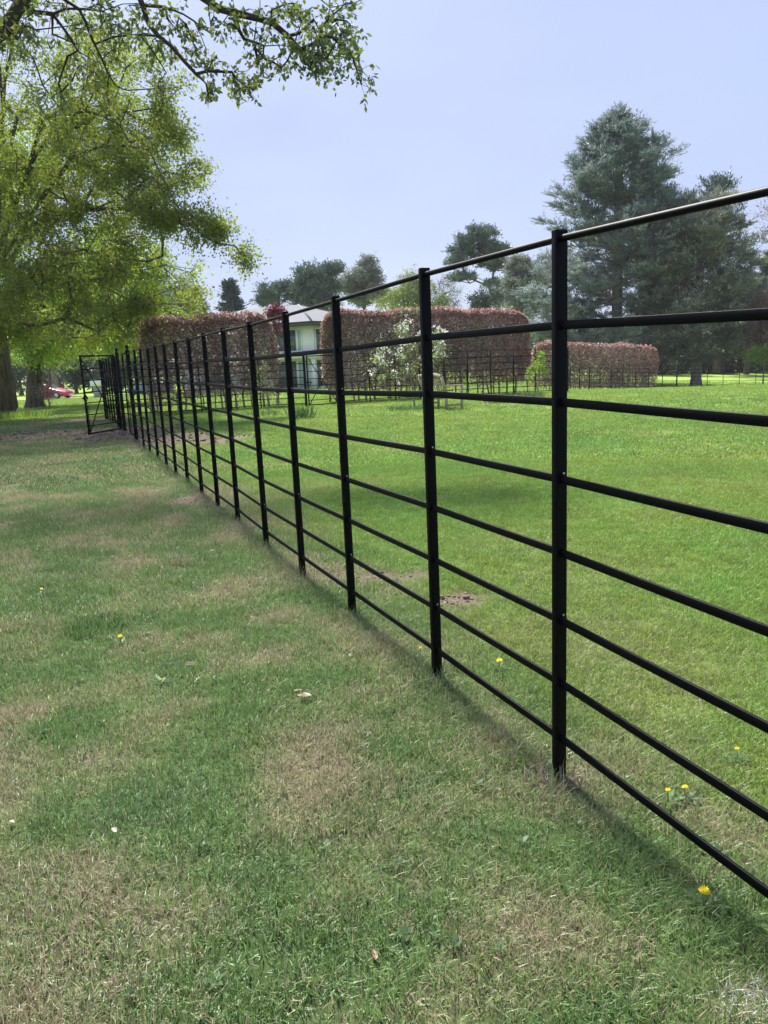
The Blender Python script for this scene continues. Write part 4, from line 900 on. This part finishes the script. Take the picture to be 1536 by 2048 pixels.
# far belt of woodland all round
rng = np.random.default_rng(300); n = 2600; a = rng.uniform(-1.3, 1.3, n); r = rng.uniform(135, 165, n); x = r*np.sin(a); y = r*np.cos(a)
hh = (4.5+3.2*fbm(a*60, a*0, 1.5, 301))*rng.uniform(.05, 1, n)**.7
hh *= 1+.5*sstep(.25, .5, np.abs(a))
cl = np.stack([x, y, Z(x, y)+hh], -1); (_, _), lv = foliage(rng, cl, cl-np.array([0, 0, 2.0]), 6, 9, 1.9, .8, .5, jit=.3)
tag(link('distant_wood', fast_mesh('distant_wood', lv[0], lv[1], M['spruce'], {'rnd': lv[2]})), 'grey green belt of woodland closing the view far behind the garden', 'woodland', kind='stuff')

# ================================================================== GARDEN PLANTS
rng = np.random.default_rng(320); bb = gnd(829, 813); Yb = bb[1]
spec = [(815, 640, Yb, 24, 26, .5, 8), (815, 685, Yb, 34, 24, .6, 10), (780, 715, Yb, 40, 28, .7, 12), (752, 728, Yb, 18, 24, .5, 6), (862, 690, Yb, 26, 30, .6, 9), (880, 665, Yb, 12, 22, .4, 4), (845, 725, Yb, 34, 24, .6, 9), (800, 745, Yb, 26, 12, .5, 5), (885, 712, Yb, 12, 18, .4, 4)]
cl, cc = lobes(rng, spec)
fl = cl[rng.random(len(cl)) < .6]; (_, _), ev = foliage(rng, fl, fl-np.array([0, 0, .5]), 4, 6, .24, .055, .055, out=.4, tip=True, jit=.14)
tree('blossom_tree', 'young fruit tree in white blossom standing beside the bench', 'tree', bb, cl, cc, M['palebark'], M['appleleaf'], rng,
     trunk=[bb+np.array([0, 0, -.1])]+V([(828, 800), (826, 780), (822, 762), (820, 735), (818, 700)], Yb), polys=[V([(828, 795), (845, 778), (862, 750)], Yb), V([(824, 770), (800, 757), (778, 750)], Yb), V([(828, 792), (808, 782), (785, 770)], Yb)],
     rtrunk=.035, rtip=.006, power=.4, twig_r=.004, twigs=6, per=5, twl=.3, ll=.06, lw=.035, step=.3, jit_b=.12, skip=2, flare=1.2, extra=[('blossoms', M['blossom'], ev)])
rng = np.random.default_rng(321); sb = gnd(536, 824); cl, cc = lobes(rng, [(532, 735, sb[1], 12, 30, .3, 14), (534, 780, sb[1], 14, 16, .3, 8)])
tree('sapling', 'thin young fruit tree by the left part of the garden fence', 'tree', sb, cl, cc, M['palebark'], M['appleleaf'], rng, rtrunk=.022, rtip=.004, twig_r=.004, twigs=5, per=3, twl=.25, ll=.055, lw=.03, step=.3, skip=1)
rng = np.random.default_rng(322); sb = gnd(1077, 793); Ys = sb[1]; cl, cc = lobes(rng, [(1081, 722, Ys, 8, 15, .15, 9), (1066, 738, Ys, 9, 6, .15, 6), (1092, 740, Ys, 9, 5, .15, 5), (1070, 757, Ys, 9, 8, .15, 3)])
tree('sapling', 'small lime green sapling beside the brown mulch heap', 'tree', sb, cl, cc, M['palebark'], M['limeleaf'], rng, trunk=[sb+np.array([0, 0, -.1])]+V([(1076, 775), (1079, 758), (1078, 742), (1081, 722)], Ys), rtrunk=.026, rtip=.005, twig_r=.004, twigs=7, per=6, twl=.13, ll=.07, lw=.045, step=.25, skip=1, jit_b=.08)
def blades(name, label, px, py, r, h, n, leaf, seed, cat='plant', group=None):
    rng = np.random.default_rng(seed); b = gnd(px, py); base = np.array([b[0], b[1], z1(b[0], b[1])]); root = thing(name, label, cat, base, 0, group)
    q = r*np.sqrt(rng.random(n)); t = rng.uniform(0, 6.283, n); c = np.stack([q*np.cos(t), q*np.sin(t), np.zeros(n)-.01], -1)
    c[:, 2] += Z(base[0]+c[:, 0], base[1]+c[:, 1])-base[2]
    d = np.stack([.35*np.cos(t)*q/r, .35*np.sin(t)*q/r, np.ones(n)], -1)+rng.normal(size=(n, 3))*.16
    lv = leaves(rng, c, d, h*rng.uniform(.5, 1.1, n), .018*rng.uniform(.7, 1.4, n)*max(.3, h/.25), rng.random(n))
    o = link('leaves', fast_mesh('leaves', lv[0], lv[1], M[leaf], {'rnd': lv[2]}), root); o['kind'] = 'stuff'; return root
blades('bulb_foliage', 'upright bluish bulb leaves behind the fourth near post', 603, 838, .32, .38, 150, 'iris', 331, group='clumps of bladed leaves')
blades('bulb_foliage', 'low bluish bulb leaves at the foot of the thin young tree', 520, 832, .5, .22, 160, 'iris', 332, group='clumps of bladed leaves')
blades('bulb_foliage', 'dark green bulb leaves round the foot of the blossom tree', 815, 822, .55, .22, 220, 'iris', 333, group='clumps of bladed leaves')
blades('bulb_foliage', 'arching green leaves at the foot of the lime green sapling', 1066, 800, .30, .36, 150, 'iris', 334, group='clumps of bladed leaves')
blades('long_grass', 'long uncut grass round the foot of the thick oak trunk', 30, 836, 1.3, .3, 900, 'appleleaf', 335, cat='grass')
blades('grass_tussock', 'dark green grass tussock behind the dandelion on the worn grass', 190, 1258, .16, .075, 420, 'iris', 336, cat='grass')
mh = gnd(1030, 800); mroot = thing('mulch_heap', 'low heap of brown clippings beside the lime green sapling', 'mulch heap', (4.05, 23.2, z1(4.05, 23.2)-.13))
rng = np.random.default_rng(340); n = 1500; q = .85*np.sqrt(rng.random(n)); t = rng.uniform(0, 6.283, n); x = 4.05+q*np.cos(t)*1.1; y = 23.2+q*np.sin(t)*.8
c = np.stack([x, y, Z(x, y)+rng.uniform(0, .05, n)], -1)-np.array(mroot.location); lv = leaves(rng, c, rng.normal(size=(n, 3))*np.array([1, 1, .5]), .13*rng.uniform(.4, 1.4, n), .035, rng.random(n))
o = link('clippings', fast_mesh('clippings', lv[0], lv[1], M['mulch'], {'rnd': lv[2]}), mroot); o['kind'] = 'stuff'

# ================================================================== SMALL THINGS IN THE GRASS
rng = np.random.default_rng(350)
def clods():
    n = 9000; x = rng.uniform(-11, -1, n); y = rng.uniform(13.5, 21.5, n)
    ex = [(762, 1156, .3, 130), (912, 1200, .25, 110), (375, 1000, .3, 60)]
    for a, b, r, m in ex:
        p = gnd(a, b); x = np.concatenate([x, p[0]+rng.normal(0, r*.6, m)]); y = np.concatenate([y, p[1]+rng.normal(0, r*.4, m)])
    _, _, _, so = masks(x, y); k = rng.random(len(x)) < so*.62; x, y = x[k], y[k]; n = len(x)
    sz = np.clip(rng.lognormal(-3.9, .6, n), .006, .08); sz[y < 11] *= .45
    cube = np.array([(-1, -1, -1), (1, -1, -1), (1, 1, -1), (-1, 1, -1), (-1, -1, 1), (1, -1, 1), (1, 1, 1), (-1, 1, 1)])*.5
    v = cube[None]*rng.uniform(.55, 1.25, (n, 8, 1))*rng.uniform(.6, 1.3, (n, 1, 3))*np.array([1, 1, .7]); th = rng.uniform(0, 6.283, n)
    cx = v[..., 0]*np.cos(th)[:, None]-v[..., 1]*np.sin(th)[:, None]; cy = v[..., 0]*np.sin(th)[:, None]+v[..., 1]*np.cos(th)[:, None]
    v = np.stack([cx, cy, v[..., 2]+.15], -1)*sz[:, None, None]+np.stack([x, y, Z(x, y)], -1)[:, None]
    f = np.array([(0, 3, 2, 1), (4, 5, 6, 7), (0, 1, 5, 4), (1, 2, 6, 5), (2, 3, 7, 6), (3, 0, 4, 7)])[None]+np.arange(n)[:, None, None]*8
    tag(link('soil_clods', fast_mesh('soil_clods', v.reshape(-1, 3), f.reshape(-1, 4), M['soil'], None, True)), 'loose brown soil clods scattered over the bare ground round the gate', 'soil', kind='stuff')
clods()
def petals_mesh(r):
    c = []; d = []
    for lay, (m, el) in enumerate(((16, .15), (14, .5), (9, .95))):
        for k in range(m):
            t = 6.283*k/m+.2*lay; c.append((.002*math.cos(t), .002*math.sin(t), .002*lay)); d.append((math.cos(t)*math.cos(el), math.sin(t)*math.cos(el), math.sin(el)))
    n = len(c); rr = np.random.default_rng(3); lv = leaves(rr, np.array(c), np.array(d), r*rr.uniform(.85, 1.1, n), r*.36, rr.random(n), np.tile([0, 0, 1.0], (n, 1)), .1)
    return fast_mesh('flower_head', lv[0], lv[1], M['petal'], {'rnd': lv[2]})
PET = petals_mesh(.0165)
def dandelion(px, py, label, r=1.0, h=.045, tilt=(0.5, 0)):
    b = gnd(px, py+10); z = z1(b[0], b[1]); root = thing('dandelion', label, 'flower', (b[0], b[1], z), rng.uniform(0, 6), 'dandelions in the grass')
    MB().tube([(0, 0, -.01), (.003, 0, h*.5), (.001, .002, h)], [.0022, .002, .0018], 6).build('stem', M['stem'], root, True)
    hd = link('flower_head', PET, root, (.001, .002, h)); hd.scale = (r, r, r); hd.rotation_euler = (.35, .1, 0)
    n = 7; t = np.arange(n)*.9+rng.random(); lv = leaves(rng, np.zeros((n, 3))+np.array([0, 0, .006]), np.stack([np.cos(t), np.sin(t), np.full(n, .25)], -1), .07*rng.uniform(.6, 1.1, n), .016, rng.random(n), np.tile([0, 0, 1.0], (n, 1)))
    o = link('leaf_rosette', fast_mesh('leaf_rosette', lv[0], lv[1], M['iris'], {'rnd': lv[2]}), root)
dandelion(243, 1280, 'dandelion on the worn grass at the left, by the dark tussock', 1.0)
dandelion(1408, 1806, 'large dandelion nearest the camera at the lower right below the fence', .95)
dandelion(842, 1305, 'small dandelion just left of the second post foot', .7)
dandelion(998, 1330, 'dandelion behind the fence between the two nearest posts', .8)
dandelion(1370, 1592, 'dandelion right of the nearest post, below the second lowest rail', .7)
dandelion(1335, 1597, 'half closed dandelion left of its twin right of the nearest post', .55)
dandelion(1473, 1512, 'faint dandelion near the right edge behind the fence', .5)
dandelion(323, 1357, 'dandelion bud in a flat leaf rosette left of the pale curled leaf', .45, .02)
dandelion(85, 1182, 'tiny dandelion far left on the worn grass', .7)
def fallen_leaf(px, py, label, ln, wd, mat, seed, curl=.5):
    ln *= .72; wd *= .72
    r2 = np.random.default_rng(seed); b = gnd(px, py); nx, ny = 7, 5; v = []
    for i in range(nx):
        u = i/(nx-1); w_ = wd*math.sin(math.pi*min(1, max(.04, u*.92+.05)))**.7
        for j in range(ny):
            s = j/(ny-1)-.5; v.append((ln*(u-.5), w_*s, .018+curl*ln*.35*(abs(s)*2)**1.6*math.sin(math.pi*u)+curl*ln*.25*(u-.5)**2*2+r2.normal(0, .0012)))
    f = [(i*ny+j, (i+1)*ny+j, (i+1)*ny+j+1, i*ny+j+1) for i in range(nx-1) for j in range(ny-1)]
    me = fast_mesh('fallen_leaf', v, f, M[mat], {'rnd': np.clip(r2.random(len(v))*.4+.4, 0, 1)}, True)
    o = link('fallen_leaf', me, None, (b[0], b[1], z1(b[0], b[1])), r2.uniform(0, 6.28)); o.rotation_euler[0] = r2.uniform(-.5, .5)
    return tag(o, label, 'leaf', 'fallen leaves')
fallen_leaf(608, 1402, 'large pale curled dead leaf on the grass left of the fence', .085, .055, 'deadleaf', 1, .8)
fallen_leaf(596, 1390, 'small pale leaf scrap touching the large curled leaf', .05, .03, 'deadleaf', 2, .6)
fallen_leaf(385, 1335, 'long pale folded leaf left of the large curled one', .09, .028, 'deadleaf', 3)
fallen_leaf(398, 1366, 'flat pale strip just below the long folded leaf', .08, .018, 'deadleaf', 4, .2)
fallen_leaf(22, 1655, 'pale leaf at the very left edge of the foreground', .035, .025, 'deadleaf', 5)
fallen_leaf(232, 1670, 'crumpled whitish leaf scrap in the left foreground', .04, .022, 'deadleaf', 6)
fallen_leaf(742, 1922, 'reddish brown leaf lying low in the foreground', .055, .022, 'deadbrown', 7)
fallen_leaf(425, 1106, 'small pale leaf far up the worn grass', .06, .04, 'deadleaf', 8)
#fallen_leaf(438, 1238, 'flat pale leaf between tufts in the middle of the worn grass', .10, .04, 'deadleaf', 9, .2)
fallen_leaf(1092, 1500, 'tiny pale leaf left of the nearest post foot', .025, .018, 'deadleaf', 10)

# broad leaved weeds pressed into the worn grass
rng = np.random.default_rng(380); n = 260; r = np.sqrt(rng.uniform(1.2, 64, n)); a = rng.uniform(-.62, .5, n); x = r*np.sin(a); y = r*np.cos(a); _, _, lw_, so = masks(x, y)
k = (lw_ < .6) & (so < .3) & (fbm(x, y, .8, 381) > .45); x, y = x[k], y[k]; n = len(x); m = 7
t = (np.arange(m)[None]*6.283/m+rng.uniform(0, 6, (n, 1))+rng.normal(0, .25, (n, m))); c = np.stack([np.repeat(x, m), np.repeat(y, m), np.repeat(Z(x, y), m)+.014], -1)
d = np.stack([np.cos(t), np.sin(t), rng.uniform(.1, .7, (n, m))], -1).reshape(-1, 3); sz = np.repeat(rng.uniform(.012, .034, n), m)*rng.uniform(.6, 1.1, n*m)
lv = leaves(rng, c, d, sz, sz*rng.uniform(.35, .6, n*m), rng.random(n*m), np.tile([0, 0, 1.0], (n*m, 1)))
tag(link('weeds', fast_mesh('weeds', lv[0], lv[1], M['iris'], {'rnd': lv[2]})), 'small broad leaved weeds growing flat in the worn grass', 'weeds', kind='stuff')
# ================================================================== AIR
m, n, out = new_mat('haze_air'); pv = N(n, 'ShaderNodeVolumePrincipled'); pv.inputs['Color'].default_value = (.93, .96, 1, 1); pv.inputs['Density'].default_value = .0003
pv.inputs['Anisotropy'].default_value = 0; n.links.new(pv.outputs[0], out.inputs['Volume'])
hz = link('haze', MB().box((-430, -430, -8), (430, 430, 24)).mesh('haze', m)); tag(hz, kind='stuff')
